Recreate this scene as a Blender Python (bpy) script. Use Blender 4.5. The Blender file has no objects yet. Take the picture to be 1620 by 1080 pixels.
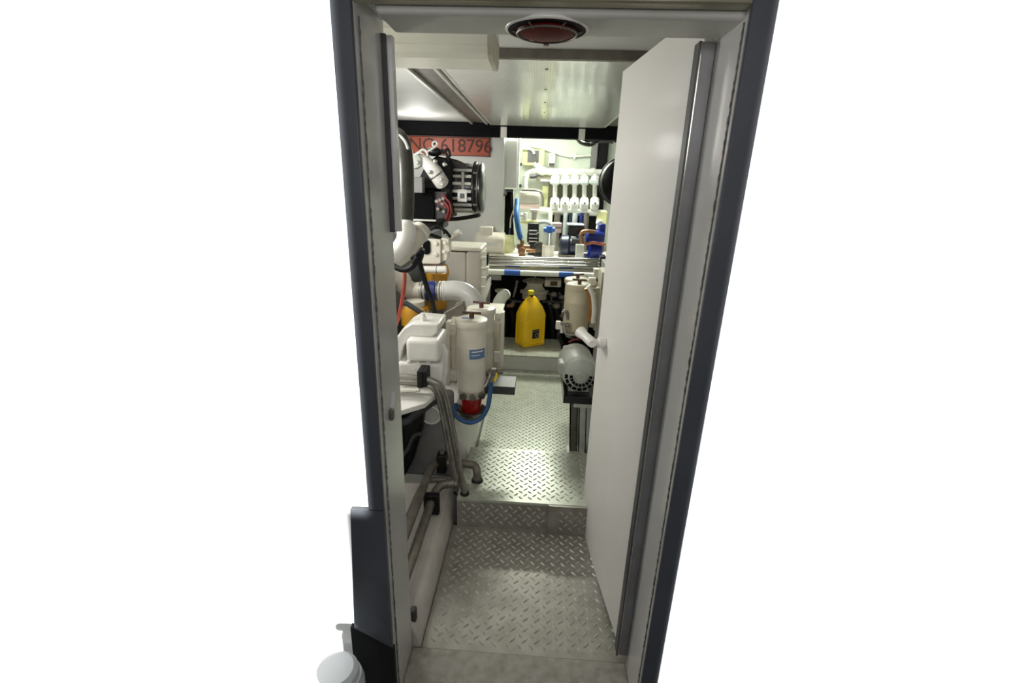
import bpy, bmesh, math, random
from mathutils import Vector, Matrix
random.seed(7)
scene = bpy.context.scene
col = scene.collection
PI = math.pi

# ------------------------------------------------------------------ camera
EYE = Vector((0, 0, 1.5))
F = 755.0
RIGHT = Vector((0.99784115, 0.05769664, 0.03137094))
UP = Vector((-0.0480648, 0.31607724, 0.94751515))
FWD = Vector((-0.0447528, 0.94697744, -0.31816805))
cam = bpy.data.cameras.new('camera')
cam.sensor_width = 36.0
cam.lens = F / 1620 * 36.0
cam.clip_start = 0.01
co = bpy.data.objects.new('camera', cam)
col.objects.link(co)
co.matrix_world = Matrix((RIGHT, UP, -FWD)).transposed().to_4x4()
co.location = EYE
scene.camera = co


def ray(u, v):
    return RIGHT * (u - 810) - UP * (v - 540) + FWD * F


def A(u, v, y):                       # point seen at (u, v) standing at distance y down the aisle
    r = ray(u, v)
    return EYE + r * (y / r.y)


def AZ(u, v, z):
    r = ray(u, v)
    return EYE + r * ((z - EYE.z) / r.z)


def AX(u, v, x):
    r = ray(u, v)
    return EYE + r * (x / r.x)


def px(p):                            # metres per pixel at a point
    return (Vector(p) - EYE).dot(FWD) / F


# ------------------------------------------------------------------ materials
MATS = {}


def lin(c):
    c = c / 255.0
    return c / 12.92 if c <= 0.04045 else ((c + 0.055) / 1.055) ** 2.4


def mat(name, rgb, rough=0.5, metal=0.0, dirt=0.12, scale=9.0, coat=0.0, bump=0.0, spec=0.5, emit=None):
    m = bpy.data.materials.new(name)
    m.use_nodes = True
    nt = m.node_tree
    b = nt.nodes['Principled BSDF']
    c = (lin(rgb[0]), lin(rgb[1]), lin(rgb[2]), 1)
    b.inputs['Roughness'].default_value = rough
    b.inputs['Metallic'].default_value = metal
    b.inputs['Specular IOR Level'].default_value = spec
    if coat:
        b.inputs['Coat Weight'].default_value = coat
        b.inputs['Coat Roughness'].default_value = 0.12
    tc = nt.nodes.new('ShaderNodeTexCoord')
    nz = nt.nodes.new('ShaderNodeTexNoise')
    nz.inputs['Scale'].default_value = scale
    nz.inputs['Detail'].default_value = 6
    nt.links.new(tc.outputs['Object'], nz.inputs['Vector'])
    rp = nt.nodes.new('ShaderNodeValToRGB')
    rp.color_ramp.elements[0].position = 0.3
    rp.color_ramp.elements[1].position = 0.62
    d = 1 - dirt
    rp.color_ramp.elements[0].color = (c[0] * d, c[1] * d, c[2] * d * 0.97, 1)
    rp.color_ramp.elements[1].color = c
    nt.links.new(nz.outputs['Fac'], rp.inputs['Fac'])
    nt.links.new(rp.outputs['Color'], b.inputs['Base Color'])
    if bump:
        bp = nt.nodes.new('ShaderNodeBump')
        bp.inputs['Strength'].default_value = bump
        bp.inputs['Distance'].default_value = 0.004
        nt.links.new(nz.outputs['Fac'], bp.inputs['Height'])
        nt.links.new(bp.outputs['Normal'], b.inputs['Normal'])
    if emit:
        b.inputs['Emission Color'].default_value = c
        b.inputs['Emission Strength'].default_value = emit
    MATS[name] = m
    return m


def perforated_mat(name, rgb):
    m = mat(name, rgb, 0.24, 0.0, dirt=0.05, coat=0.5)
    nt = m.node_tree
    N, L = nt.nodes, nt.links
    b = N['Principled BSDF']
    uv = N.new('ShaderNodeUVMap')
    sc = N.new('ShaderNodeVectorMath')
    sc.operation = 'SCALE'
    sc.inputs['Scale'].default_value = 1 / 0.011
    L.new(uv.outputs['UV'], sc.inputs[0])
    fr = N.new('ShaderNodeVectorMath')
    fr.operation = 'FRACTION'
    L.new(sc.outputs[0], fr.inputs[0])
    ds = N.new('ShaderNodeVectorMath')
    ds.operation = 'DISTANCE'
    ds.inputs[1].default_value = (0.5, 0.5, 0)
    L.new(fr.outputs[0], ds.inputs[0])
    lt = N.new('ShaderNodeMath')
    lt.operation = 'LESS_THAN'
    lt.inputs[1].default_value = 0.16
    L.new(ds.outputs['Value'], lt.inputs[0])
    mix = N.new('ShaderNodeMixRGB')
    L.new(lt.outputs[0], mix.inputs['Fac'])
    L.new(b.inputs['Base Color'].links[0].from_socket, mix.inputs['Color1'])
    mix.inputs['Color2'].default_value = (0.36, 0.36, 0.34, 1)
    L.new(mix.outputs['Color'], b.inputs['Base Color'])
    return m


mat('bulkhead_white', (250, 250, 248), 0.6, dirt=0.0)
mat('jamb_paint', (206, 205, 203), 0.22, dirt=0.10, scale=4, coat=0.3)
mat('caulk', (120, 116, 112), 0.7, dirt=0.6, scale=60, bump=0.6)
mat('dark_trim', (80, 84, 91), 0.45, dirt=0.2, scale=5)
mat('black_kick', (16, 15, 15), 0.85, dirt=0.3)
mat('header_paint', (214, 213, 206), 0.5, dirt=0.12, scale=6)
mat('header_trim', (168, 162, 138), 0.3, 0.5, dirt=0.3)
mat('wall_paint', (206, 206, 203), 0.55, dirt=0.08, scale=5)
mat('wall_bright', (226, 232, 220), 0.5, dirt=0.12, scale=6)
mat('ceiling_paint', (206, 206, 202), 0.6, dirt=0.08, scale=4)
perforated_mat('ceiling_perforated', (222, 222, 214))
mat('door_paint', (230, 227, 224), 0.5, dirt=0.04, scale=3, coat=0.12)
mat('gasket', (84, 84, 86), 0.5, 0.3, dirt=0.2)
mat('gasket_light', (132, 132, 134), 0.4, 0.3, dirt=0.2)
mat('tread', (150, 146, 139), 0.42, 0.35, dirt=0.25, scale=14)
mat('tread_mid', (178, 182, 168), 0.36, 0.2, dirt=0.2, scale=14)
mat('tread_worn', (184, 182, 174), 0.36, 0.35, dirt=0.3, scale=30)
mat('sill_grey', (150, 146, 138), 0.75, dirt=0.3, scale=30, bump=0.15)
mat('white_paint', (236, 233, 228), 0.35, dirt=0.10, scale=12, coat=0.2)
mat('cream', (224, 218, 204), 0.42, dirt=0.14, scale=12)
mat('cream_dark', (196, 190, 172), 0.5, dirt=0.2, scale=10)
mat('beige_cabinet', (198, 194, 184), 0.5, dirt=0.10, scale=6)
mat('pvc', (240, 242, 234), 0.3, dirt=0.06, scale=20, coat=0.2)
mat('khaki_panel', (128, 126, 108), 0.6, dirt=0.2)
mat('khaki', (188, 178, 152), 0.5, dirt=0.15, scale=10)  # pale filter paint with its shade mixed into the colour
mat('pvc_dark', (176, 184, 184), 0.35, dirt=0.2, scale=20)
mat('grey_paint', (128, 126, 126), 0.5, dirt=0.15, scale=7)
mat('grey_motor', (190, 192, 186), 0.45, dirt=0.15, scale=12)
mat('dark_grey', (62, 62, 64), 0.6, dirt=0.25, scale=10)
mat('kerb_paint', (196, 190, 184), 0.5, dirt=0.18, scale=8)
mat('black_rubber', (17, 17, 18), 0.55, dirt=0.3, scale=20, spec=0.3)
mat('black_gloss', (20, 20, 24), 0.25, dirt=0.2, scale=20, coat=0.3)
mat('black_matte', (12, 11, 13), 0.9, dirt=0.2, scale=20, spec=0.15)
mat('olive_wrap', (58, 57, 49), 0.45, dirt=0.4, scale=18, coat=0.1)
mat('chrome', (214, 212, 206), 0.14, 1.0, dirt=0.1)
mat('steel', (150, 146, 140), 0.3, 0.9, dirt=0.25, scale=16)
mat('steel_dull', (132, 126, 118), 0.5, 0.6, dirt=0.3, scale=16)
mat('aluminium', (214, 214, 208), 0.4, 0.35, dirt=0.15, scale=20)
mat('brass', (168, 120, 70), 0.4, 0.6, dirt=0.3, scale=25)
mat('bronze', (150, 112, 84), 0.45, 0.5, dirt=0.3, scale=25)
mat('copper', (160, 96, 74), 0.4, 0.6, dirt=0.2)
mat('blue_hose', (40, 84, 134), 0.4, dirt=0.2, scale=15)
mat('blue_hose_bright', (34, 92, 150), 0.45, dirt=0.2, scale=15)
mat('blue_silicone', (28, 44, 112), 0.35, dirt=0.2)
mat('blue_tape', (52, 104, 196), 0.5, dirt=0.1)
mat('blue_pump', (26, 40, 132), 0.35, dirt=0.3, scale=16, coat=0.2)
mat('navy', (30, 38, 62), 0.4, dirt=0.3, scale=14)
mat('label_blue', (98, 126, 168), 0.5, dirt=0.1)
mat('label_white', (232, 230, 226), 0.5, dirt=0.05)
mat('label_grey', (92, 90, 92), 0.5, dirt=0.2, scale=40)
mat('label_pink', (226, 204, 196), 0.5, dirt=0.1)
mat('label_black', (26, 24, 34), 0.45, dirt=0.1)
mat('label_mark', (150, 140, 140), 0.45, dirt=0.1)
mat('yellow_jug', (255, 206, 16), 0.32, dirt=0.06, scale=8, coat=0.2)
mat('yellow_bright', (238, 216, 40), 0.4, dirt=0.1)
mat('amber', (196, 140, 36), 0.4, dirt=0.3, scale=14)
mat('red_bowl', (158, 22, 14), 0.2, dirt=0.15, coat=0.5)
mat('red_lens', (104, 14, 14), 0.5, dirt=0.4, scale=40, spec=0.12)
mat('lens_dark', (34, 18, 18), 0.6, dirt=0.3, scale=30, spec=0.1)
mat('red_hose', (176, 72, 56), 0.45, dirt=0.2)
mat('red_wire', (112, 30, 24), 0.5, dirt=0.2)
mat('orange_sign', (166, 70, 40), 0.5, dirt=0.15, scale=10)
mat('sign_edge', (92, 44, 30), 0.6, dirt=0.2)
mat('sign_letter', (66, 30, 24), 0.6, dirt=0.2)
mat('beam_black', (12, 12, 16), 0.8, dirt=0.25, scale=20, spec=0.15)
mat('diffuser', (242, 240, 226), 0.35, dirt=0.05, coat=0.2)
mat('yellowish_box', (226, 226, 168), 0.5, dirt=0.1)
mat('dark_oak', (84, 54, 40), 0.55, dirt=0.2)
mat('bin_grey', (164, 168, 170), 0.4, dirt=0.1)
mat('duct_black', (12, 13, 12), 0.55, dirt=0.3, scale=30, bump=0.5, spec=0.15)
mat('glass_clear', (206, 212, 204), 0.15, dirt=0.1, coat=0.5)

# ------------------------------------------------------------------ mesh building


class B:
    def __init__(s):
        s.bm = bmesh.new()

    def add(s, verts, faces):
        vs = [s.bm.verts.new(v) for v in verts]
        for f in faces:
            try:
                s.bm.faces.new([vs[i] for i in f])
            except ValueError:
                pass
        return s

    def bx(s, x0, x1, y0, y1, z0, z1):
        v = [(x, y, z) for z in (z0, z1) for y in (y0, y1) for x in (x0, x1)]
        return s.add(v, [(0, 2, 3, 1), (4, 5, 7, 6), (0, 1, 5, 4), (2, 6, 7, 3), (0, 4, 6, 2), (1, 3, 7, 5)])

    def box(s, c, size, rot=None):
        c = Vector(c)
        M = rot.to_matrix() if rot is not None else Matrix.Identity(3)
        v = [c + M @ Vector((sx * size[0] / 2, sy * size[1] / 2, sz * size[2] / 2)) for sz in (-1, 1) for sy in (-1, 1) for sx in (-1, 1)]
        return s.add(v, [(0, 2, 3, 1), (4, 5, 7, 6), (0, 1, 5, 4), (2, 6, 7, 3), (0, 4, 6, 2), (1, 3, 7, 5)])

    def fr(s, u0, v0, u1, v1, y, depth):      # box with its front face at y, spanning the picture rectangle there
        p, q = A(u0, v0, y), A(u1, v0, y)
        b = A((u0 + u1) / 2, v1, y)
        t = A((u0 + u1) / 2, v0, y)
        return s.bx(p.x, q.x, y, y + depth, b.z, t.z)

    def ext(s, pts, vec):                      # polygon extruded along vec
        n = len(pts)
        vec = Vector(vec)
        v = [Vector(p) for p in pts] + [Vector(p) + vec for p in pts]
        f = [tuple(range(n))[::-1], tuple(range(n, 2 * n))]
        f += [(i, (i + 1) % n, n + (i + 1) % n, n + i) for i in range(n)]
        return s.add(v, f)

    def sweep(s, pts, radii, seg=14):
        pts = [Vector(p) for p in pts]
        n = len(pts)
        if not isinstance(radii, (list, tuple)):
            radii = [radii] * n
        T = []
        for i in range(n):
            d = pts[min(i + 1, n - 1)] - pts[max(i - 1, 0)]
            T.append(d.normalized() if d.length > 1e-9 else Vector((0, 0, 1)))
        ref = Vector((0, 0, 1)) if abs(T[0].z) < 0.9 else Vector((1, 0, 0))
        nx = T[0].cross(ref).normalized()
        rings = []
        for i in range(n):
            nx = (nx - T[i] * nx.dot(T[i])).normalized()
            ny = T[i].cross(nx)
            rings.append([s.bm.verts.new(pts[i] + (nx * math.cos(a) + ny * math.sin(a)) * radii[i]) for a in [2 * PI * k / seg for k in range(seg)]])
        for i in range(n - 1):
            for k in range(seg):
                s.bm.faces.new((rings[i][k], rings[i][(k + 1) % seg], rings[i + 1][(k + 1) % seg], rings[i + 1][k]))
        s.bm.faces.new(rings[0][::-1])
        s.bm.faces.new(rings[-1])
        return s

    def tube(s, pts, r, seg=14, sub=6):        # smooth pipe through the points
        pts = [Vector(p) for p in pts]
        out = []
        for i in range(len(pts) - 1):
            p0 = pts[max(i - 1, 0)]
            p1, p2 = pts[i], pts[i + 1]
            p3 = pts[min(i + 2, len(pts) - 1)]
            for k in range(sub):
                t = k / sub
                out.append(0.5 * ((2 * p1) + (p2 - p0) * t + (2 * p0 - 5 * p1 + 4 * p2 - p3) * t * t + (3 * p1 - p0 - 3 * p2 + p3) * t ** 3))
        out.append(pts[-1])
        return s.sweep(out, r, seg)

    def cyl(s, p, q, r, r2=None, seg=24):
        return s.sweep([p, q], [r, r if r2 is None else r2], seg)

    def lathe(s, base, axis, prof, seg=32):    # prof = [(height along axis, radius)]
        base, axis = Vector(base), Vector(axis).normalized()
        ref = Vector((1, 0, 0)) if abs(axis.x) < 0.9 else Vector((0, 1, 0))
        nx = axis.cross(ref).normalized()
        ny = axis.cross(nx)
        rings = []
        for h, r in prof:
            r = max(r, 1e-5)
            rings.append([s.bm.verts.new(base + axis * h + (nx * math.cos(a) + ny * math.sin(a)) * r) for a in [2 * PI * k / seg for k in range(seg)]])
        for i in range(len(rings) - 1):
            for k in range(seg):
                s.bm.faces.new((rings[i][k], rings[i][(k + 1) % seg], rings[i + 1][(k + 1) % seg], rings[i + 1][k]))
        s.bm.faces.new(rings[0][::-1])
        s.bm.faces.new(rings[-1])
        return s

    def ring(s, c, axis, R, r, seg=32, sub=10):
        axis = Vector(axis).normalized()
        ref = Vector((1, 0, 0)) if abs(axis.x) < 0.9 else Vector((0, 1, 0))
        nx = axis.cross(ref).normalized()
        ny = axis.cross(nx)
        c = Vector(c)
        rg = []
        for k in range(seg):
            a = 2 * PI * k / seg
            d = nx * math.cos(a) + ny * math.sin(a)
            rg.append([s.bm.verts.new(c + d * (R + r * math.cos(b)) + axis * r * math.sin(b)) for b in [2 * PI * j / sub for j in range(sub)]])
        for k in range(seg):
            for j in range(sub):
                s.bm.faces.new((rg[k][j], rg[(k + 1) % seg][j], rg[(k + 1) % seg][(j + 1) % sub], rg[k][(j + 1) % sub]))
        return s

    def ball(s, c, r, squash=(1, 1, 1)):
        M = Matrix.Translation(Vector(c)) @ Matrix.Diagonal((*squash, 1))
        bmesh.ops.create_uvsphere(s.bm, u_segments=20, v_segments=12, radius=r, matrix=M)
        return s

    def split(s, name, m, parent=None, **kw):      # every loose piece becomes an object of its own
        left = set(s.bm.verts)
        res = []
        while left:
            v0 = left.pop()
            isl, stack = {v0}, [v0]
            while stack:
                v = stack.pop()
                for e_ in v.link_edges:
                    w_ = e_.other_vert(v)
                    if w_ not in isl:
                        isl.add(w_)
                        left.discard(w_)
                        stack.append(w_)
            order = list(isl)
            idx = {v: i for i, v in enumerate(order)}
            fs = {f for v in order for f in v.link_faces}
            res.append(B().add([v.co.copy() for v in order], [[idx[v] for v in f.verts] for f in fs]).done(name, m, parent, **kw))
        s.bm.free()
        return res

    def done(s, name, m, parent=None, bevel=0.0, seg=2, angle=38):
        bmesh.ops.recalc_face_normals(s.bm, faces=s.bm.faces[:])
        uvl = s.bm.loops.layers.uv.new('UVMap')
        for f in s.bm.faces:
            n = f.normal
            ax = max(range(3), key=lambda i: abs(n[i]))
            for l in f.loops:
                c = l.vert.co
                l[uvl].uv = (c.x, c.y) if ax == 2 else ((c.x, c.z) if ax == 1 else (c.y, c.z))
        me = bpy.data.meshes.new(name)
        s.bm.to_mesh(me)
        s.bm.free()
        me.materials.append(MATS[m])
        o = bpy.data.objects.new(name, me)
        col.objects.link(o)
        for p in me.polygons:
            p.use_smooth = True
        me.set_sharp_from_angle(angle=math.radians(angle))
        if bevel:
            md = o.modifiers.new('bevel', 'BEVEL')
            md.width = bevel
            md.segments = seg
            md.limit_method = 'ANGLE'
            md.angle_limit = math.radians(40)
        if parent is not None:
            o.parent = parent
            off = Vector((0, 0, 0))
            q = parent
            while q is not None:
                off += q.location
                q = q.parent
            o.location = -off
        return o


def thing(name, label, cat, loc, group=None):
    o = bpy.data.objects.new(name, None)
    o.empty_display_size = 0.05
    col.objects.link(o)
    o.location = Vector(loc)
    return tag(o, label, cat, group)


def tag(o, label, cat, group=None, kind=None):
    o['label'] = label
    o['category'] = cat
    if group:
        o['group'] = group
    if kind:
        o['kind'] = kind
    return o


def struct(o):
    o['kind'] = 'structure'
    return o


def dup(root, loc, label, group=None):
    r = root.copy()
    col.objects.link(r)
    r.location = Vector(loc)
    r['label'] = label
    if group:
        r['group'] = group

    def kids(a, b):
        for ch in a.children:
            c = ch.copy()
            col.objects.link(c)
            c.parent = b
            kids(ch, c)
    kids(root, r)
    return r


def text_mesh(body, size, mname, name, parent, origin, right, up, depth=0.002, bold=0.0, shear=0.0):
    cu = bpy.data.curves.new('lettering', 'FONT')
    cu.body = body
    cu.size = size
    cu.extrude = depth
    cu.offset = bold
    cu.align_x = 'CENTER'
    cu.align_y = 'CENTER'
    t = bpy.data.objects.new('tmp_text', cu)
    col.objects.link(t)
    dg = bpy.context.evaluated_depsgraph_get()
    me = bpy.data.meshes.new_from_object(t.evaluated_get(dg))
    bpy.data.objects.remove(t)
    right, up = Vector(right).normalized(), Vector(up).normalized()
    nrm = right.cross(up)
    for v in me.vertices:
        c = v.co.copy()
        v.co = Vector(origin) + right * c.x + up * c.y + nrm * c.z
    me.materials.clear()
    me.materials.append(MATS[mname])
    o = bpy.data.objects.new(name, me)
    col.objects.link(o)
    if parent is not None:
        o.parent = parent
        off = Vector((0, 0, 0))
        q = parent
        while q is not None:
            off += q.location
            q = q.parent
        o.location = -off
    return o


X, Y, Z = Vector((1, 0, 0)), Vector((0, 1, 0)), Vector((0, 0, 1))



def tread(b, name, parent, o, ex, ey, n, w, h, m, pitch=0.042, hgt=0.0027):
    """Diamond plate: the plate already in b gets raised lozenges on the w x h face starting at o."""
    o, ex, ey, n = Vector(o), Vector(ex), Vector(ey), Vector(n)
    n0 = len(b.bm.faces)
    L, W = 0.0145, 0.0044
    for half, sg in ((0.25, 1), (0.75, -1)):
        ix = 0
        while (ix + half) * pitch < w - 0.012:
            iy = 0
            while (iy + half) * pitch < h - 0.010:
                cx, cy = (ix + half) * pitch, (iy + half) * pitch
                iy += 1
                if cx < 0.011 or cy < 0.011:
                    continue
                a = (ex + ey * sg) * 0.70711
                c = (ex - ey * sg) * 0.70711
                p = o + ex * cx + ey * cy
                base = [p + a * L, p + a * L * 0.4 + c * W, p - a * L * 0.4 + c * W, p - a * L, p - a * L * 0.4 - c * W, p + a * L * 0.4 - c * W]
                top = [p + a * L * 0.6 + n * hgt, p - a * L * 0.6 + n * hgt]
                b.add(base + top, [(0, 1, 6), (1, 2, 7, 6), (2, 3, 7), (3, 4, 7), (4, 5, 6, 7), (5, 0, 6)])
            ix += 1
    ob = b.done(name, m, parent, angle=25)
    ob.data.materials.append(MATS['tread_worn'])
    for f in ob.data.polygons:
        if f.index >= n0:
            f.material_index = 1
    return ob


# ================================================================== SETTING
YF, YB = 1.0, 1.18           # front bulkhead, front and back faces
XL, XR = -0.357, 0.353       # door opening
ZH = 1.79                    # underside of the header
ZC = 1.955                   # ceiling
YS, YW = 4.40, 5.00          # bulkhead with the number board, back wall

struct(B().bx(-2.6, XL - 0.03, YF, YB, -0.3, ZC + 0.06).done('wall_front', 'bulkhead_white'))
struct(B().bx(XR + 0.03, 2.4, YF, YB, -0.3, ZC + 0.06).done('wall_front_right', 'bulkhead_white'))
struct(B().bx(XL - 0.03, XR + 0.03, YF, YB, ZH + 0.03, ZC + 0.06).done('wall_front_top', 'bulkhead_white'))
# jamb linings of the door opening
struct(B().bx(XL - 0.03, XL, YF + 0.0, YB, -0.1, ZH + 0.03).done('trim_1', 'jamb_paint', bevel=0.004))
struct(B().bx(XR, XR + 0.03, YF + 0.0, YB, -0.1, ZH + 0.03).done('trim_2', 'jamb_paint', bevel=0.004))
# dark casing on the near face; left pieces paint in the unlit bulkhead
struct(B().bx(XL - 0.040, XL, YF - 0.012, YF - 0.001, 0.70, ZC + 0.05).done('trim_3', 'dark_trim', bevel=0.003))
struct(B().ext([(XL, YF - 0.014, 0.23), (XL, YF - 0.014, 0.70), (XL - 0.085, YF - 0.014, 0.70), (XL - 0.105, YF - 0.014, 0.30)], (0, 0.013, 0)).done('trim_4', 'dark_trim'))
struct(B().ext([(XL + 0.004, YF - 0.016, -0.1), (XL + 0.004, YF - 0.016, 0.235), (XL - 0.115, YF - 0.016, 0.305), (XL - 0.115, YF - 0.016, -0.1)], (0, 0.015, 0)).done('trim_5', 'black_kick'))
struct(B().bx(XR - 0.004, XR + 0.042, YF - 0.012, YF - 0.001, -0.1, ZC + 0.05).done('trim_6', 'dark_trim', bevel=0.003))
# bead of lumpy sealant along each jamb
def bead(x, name, z0, z1):
    pts, rad = [], []
    z = z0
    while z < z1:
        pts.append((x, YF + 0.022 + random.uniform(-.0008, .0008), z))
        rad.append(random.uniform(0.0016, 0.0036))
        z += 0.008
    return struct(B().sweep(pts, rad, 8).done(name, 'caulk'))
bead(XL + 0.0005, 'trim_7', 0.0, ZH)
bead(XR - 0.0005, 'trim_8', 0.0, ZH)
# metal stop strip on the far edge of the left jamb, upper half
struct(B().bx(XL, XL + 0.022, YB - 0.016, YB + 0.004, 1.375, ZH).done('trim_9', 'jamb_paint', bevel=0.002))
struct(B().bx(XL, XL + 0.010, YB - 0.026, YB - 0.018, 1.375, ZH).done('trim_15', 'dark_grey'))
# threshold
struct(B().bx(XL, XR, YF - 0.02, YB, -0.1, 0.004).done('trim_10', 'sill_grey', bevel=0.004))
# header
struct(B().bx(XL + 0.028, XR + 0.02, YF + 0.025, YB - 0.02, ZH, ZH + 0.05).done('trim_11', 'header_paint', bevel=0.012, seg=3))
struct(B().bx(XL - 0.02, XR + 0.02, YF - 0.01, YF + 0.022, ZH + 0.012, ZH + 0.06).done('trim_12', 'header_trim', bevel=0.004))
# room
struct(B().bx(-1.75, 1.25, YB, 5.1, -0.16, -0.10).done('floor', 'dark_grey'))
struct(B().bx(-1.75, 1.25, YB, YW + .06, ZC, ZC + 0.06).done('ceiling', 'ceiling_paint'))
struct(B().bx(-1.75, -1.70, YB, 5.1, -0.16, ZC).done('wall_left', 'wall_paint'))
struct(B().bx(1.20, 1.25, YB, 5.1, -0.16, ZC).done('wall_right', 'wall_paint'))
e = A(796, 300, YS).x
struct(B().bx(-1.70, e, YS, YS + 0.05, -0.10, ZC).done('wall_back_left', 'wall_paint'))
struct(B().bx(-1.70, 1.20, YW, YW + 0.05, -0.10, ZC).done('wall_back', 'wall_bright'))

# door, swung in
H0, H1 = Vector((0.336, YB + 0.02, 0)), Vector((0.262, 1.87, 0))
dd = (H1 - H0).normalized()
dn = Vector((-dd.y, dd.x, 0))        # towards the aisle
if dn.x > 0:
    dn = -dn
top_h, top_f = 1.80, 1.88
z_l = A(983, 112, H1.y).z
door = struct(B().ext([H0 + Z * 0.03, H1 + Z * -0.03, H1 + Z * z_l, H0 + Z * (z_l - 0.0)], -dn * 0.035).done('door_1', 'door_paint', bevel=0.004))
# lever handle on the door
hb = AX(962, 542, 0.285)
hb = H0 + dd * ((hb.y - H0.y) / dd.y) + Z * hb.z
hd = B()
hd.cyl(hb, hb + dn * 0.03, 0.021)
hd.cyl(hb + dn * 0.022, hb + dn * 0.055, 0.013)
hd.done('handle_rose', 'white_paint', door, bevel=0.003)
t = hb + dn * 0.055
B().sweep([t + dd * -0.02, t + dd * 0.01, t + dd * 0.045 + dn * 0.018 + Z * 0.012, t + dd * 0.075 + dn * 0.030 + Z * 0.018], [0.014, 0.020, 0.018, 0.024], 12).done('handle', 'white_paint', door)
B().cyl(H0 + dd * 0.01 + dn * 0.004 + Z * 0.02, H0 + dd * 0.01 + dn * 0.004 + Z * 1.78, 0.004, seg=8).done('hinge_pin', 'aluminium', door)
# gasket strip between door and jamb
struct(B().bx(XR - 0.03, XR + 0.0, YB - 0.012, YB + 0.012, 0.05, ZH).done('trim_13', 'gasket_light', bevel=0.002))
struct(B().bx(XR - 0.036, XR - 0.030, YB - 0.014, YB + 0.02, 0.05, ZH).done('trim_14', 'gasket'))
struct(B().bx(XR - 0.0315, XR - 0.029, YB - 0.0145, YB - 0.012, 0.05, ZH).done('trim_16', 'chrome'))

# ================================================================== FLOOR PLATES
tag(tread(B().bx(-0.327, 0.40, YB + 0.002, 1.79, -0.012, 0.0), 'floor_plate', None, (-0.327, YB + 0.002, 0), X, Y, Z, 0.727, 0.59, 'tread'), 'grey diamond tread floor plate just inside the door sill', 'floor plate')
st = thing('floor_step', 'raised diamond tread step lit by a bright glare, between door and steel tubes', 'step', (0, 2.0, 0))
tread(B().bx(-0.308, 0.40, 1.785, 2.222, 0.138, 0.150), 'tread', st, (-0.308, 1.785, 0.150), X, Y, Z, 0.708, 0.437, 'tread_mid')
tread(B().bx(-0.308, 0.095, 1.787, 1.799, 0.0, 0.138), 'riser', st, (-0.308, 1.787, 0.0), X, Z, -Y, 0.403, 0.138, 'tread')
# bulged part of the riser
prof = [(0.095, 1.787), (0.105, 1.774), (0.13, 1.770), (0.40, 1.778), (0.40, 1.80), (0.095, 1.80)]
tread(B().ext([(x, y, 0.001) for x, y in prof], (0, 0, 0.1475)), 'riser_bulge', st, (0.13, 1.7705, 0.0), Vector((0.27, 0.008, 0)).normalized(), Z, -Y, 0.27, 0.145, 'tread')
B().bx(-0.308, 0.40, 2.212, 2.222, 0.0, 0.138).done('back_riser', 'tread_mid', st)
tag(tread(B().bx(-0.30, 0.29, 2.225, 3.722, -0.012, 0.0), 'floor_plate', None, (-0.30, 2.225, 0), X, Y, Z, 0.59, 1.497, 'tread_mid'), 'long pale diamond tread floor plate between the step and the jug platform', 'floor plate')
pl = thing('floor_platform', 'diamond tread platform carrying the yellow jug', 'platform', (-0.02, 3.9, 0))
tread(B().bx(-0.295, 0.245, 3.722, 4.20, 0.118, 0.130), 'tread', pl, (-0.295, 3.722, 0.130), X, Y, Z, 0.54, 0.478, 'tread_mid')
B().bx(-0.295, 0.245, 3.724, 3.736, 0.0, 0.118).done('riser', 'wall_paint', pl)

# ================================================================== CEILING GEAR
cp = thing('ceiling_panel', 'glossy perforated white overhead panel with a grey front edge', 'panel', (0, 3.0, ZC - 0.02))
B().bx(-0.42, 0.475, 1.99, 4.24, ZC - 0.026, ZC - 0.001).done('panel', 'ceiling_perforated', cp)
B().bx(-0.42, 0.50, 1.965, 1.989, ZC - 0.032, ZC - 0.001).done('edge_strip', 'steel_dull', cp)
for i, (x, y) in enumerate([(0.0, 2.16), (0.0, 2.6), (0.0, 3.0), (0.0, 3.4), (0.0, 3.8)]):
    B().cyl((x, y, ZC - 0.029), (x, y, ZC - 0.026), 0.006, seg=10).done('screw', 'steel_dull', cp)


def track(name, x0, x1, y0, y1, label):
    t = thing(name, label, 'track', ((x0 + x1) / 2, y0, ZC))
    B().bx(x0, x1, y0, y1, ZC - 0.008, ZC - 0.001).done('web', 'steel_dull', t)
    B().bx(x0, x0 + 0.018, y0, y1, ZC - 0.022, ZC - 0.008).done('flange', 'aluminium', t, bevel=0.002)
    B().bx(x1 - 0.05, x1 - 0.034, y0, y1, ZC - 0.022, ZC - 0.008).done('flange', 'aluminium', t, bevel=0.002)
    B().bx(x1 - 0.014, x1, y0, y1, ZC - 0.024, ZC - 0.008).done('flange', 'aluminium', t, bevel=0.002)
    return t
track('overhead_track', -0.60, -0.425, 1.72, 4.26, 'grey metal overhead track left of the perforated panel')
track('overhead_track', 0.484, 0.66, 1.5, 4.26, 'grey metal overhead track mostly hidden behind the open door')

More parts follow.
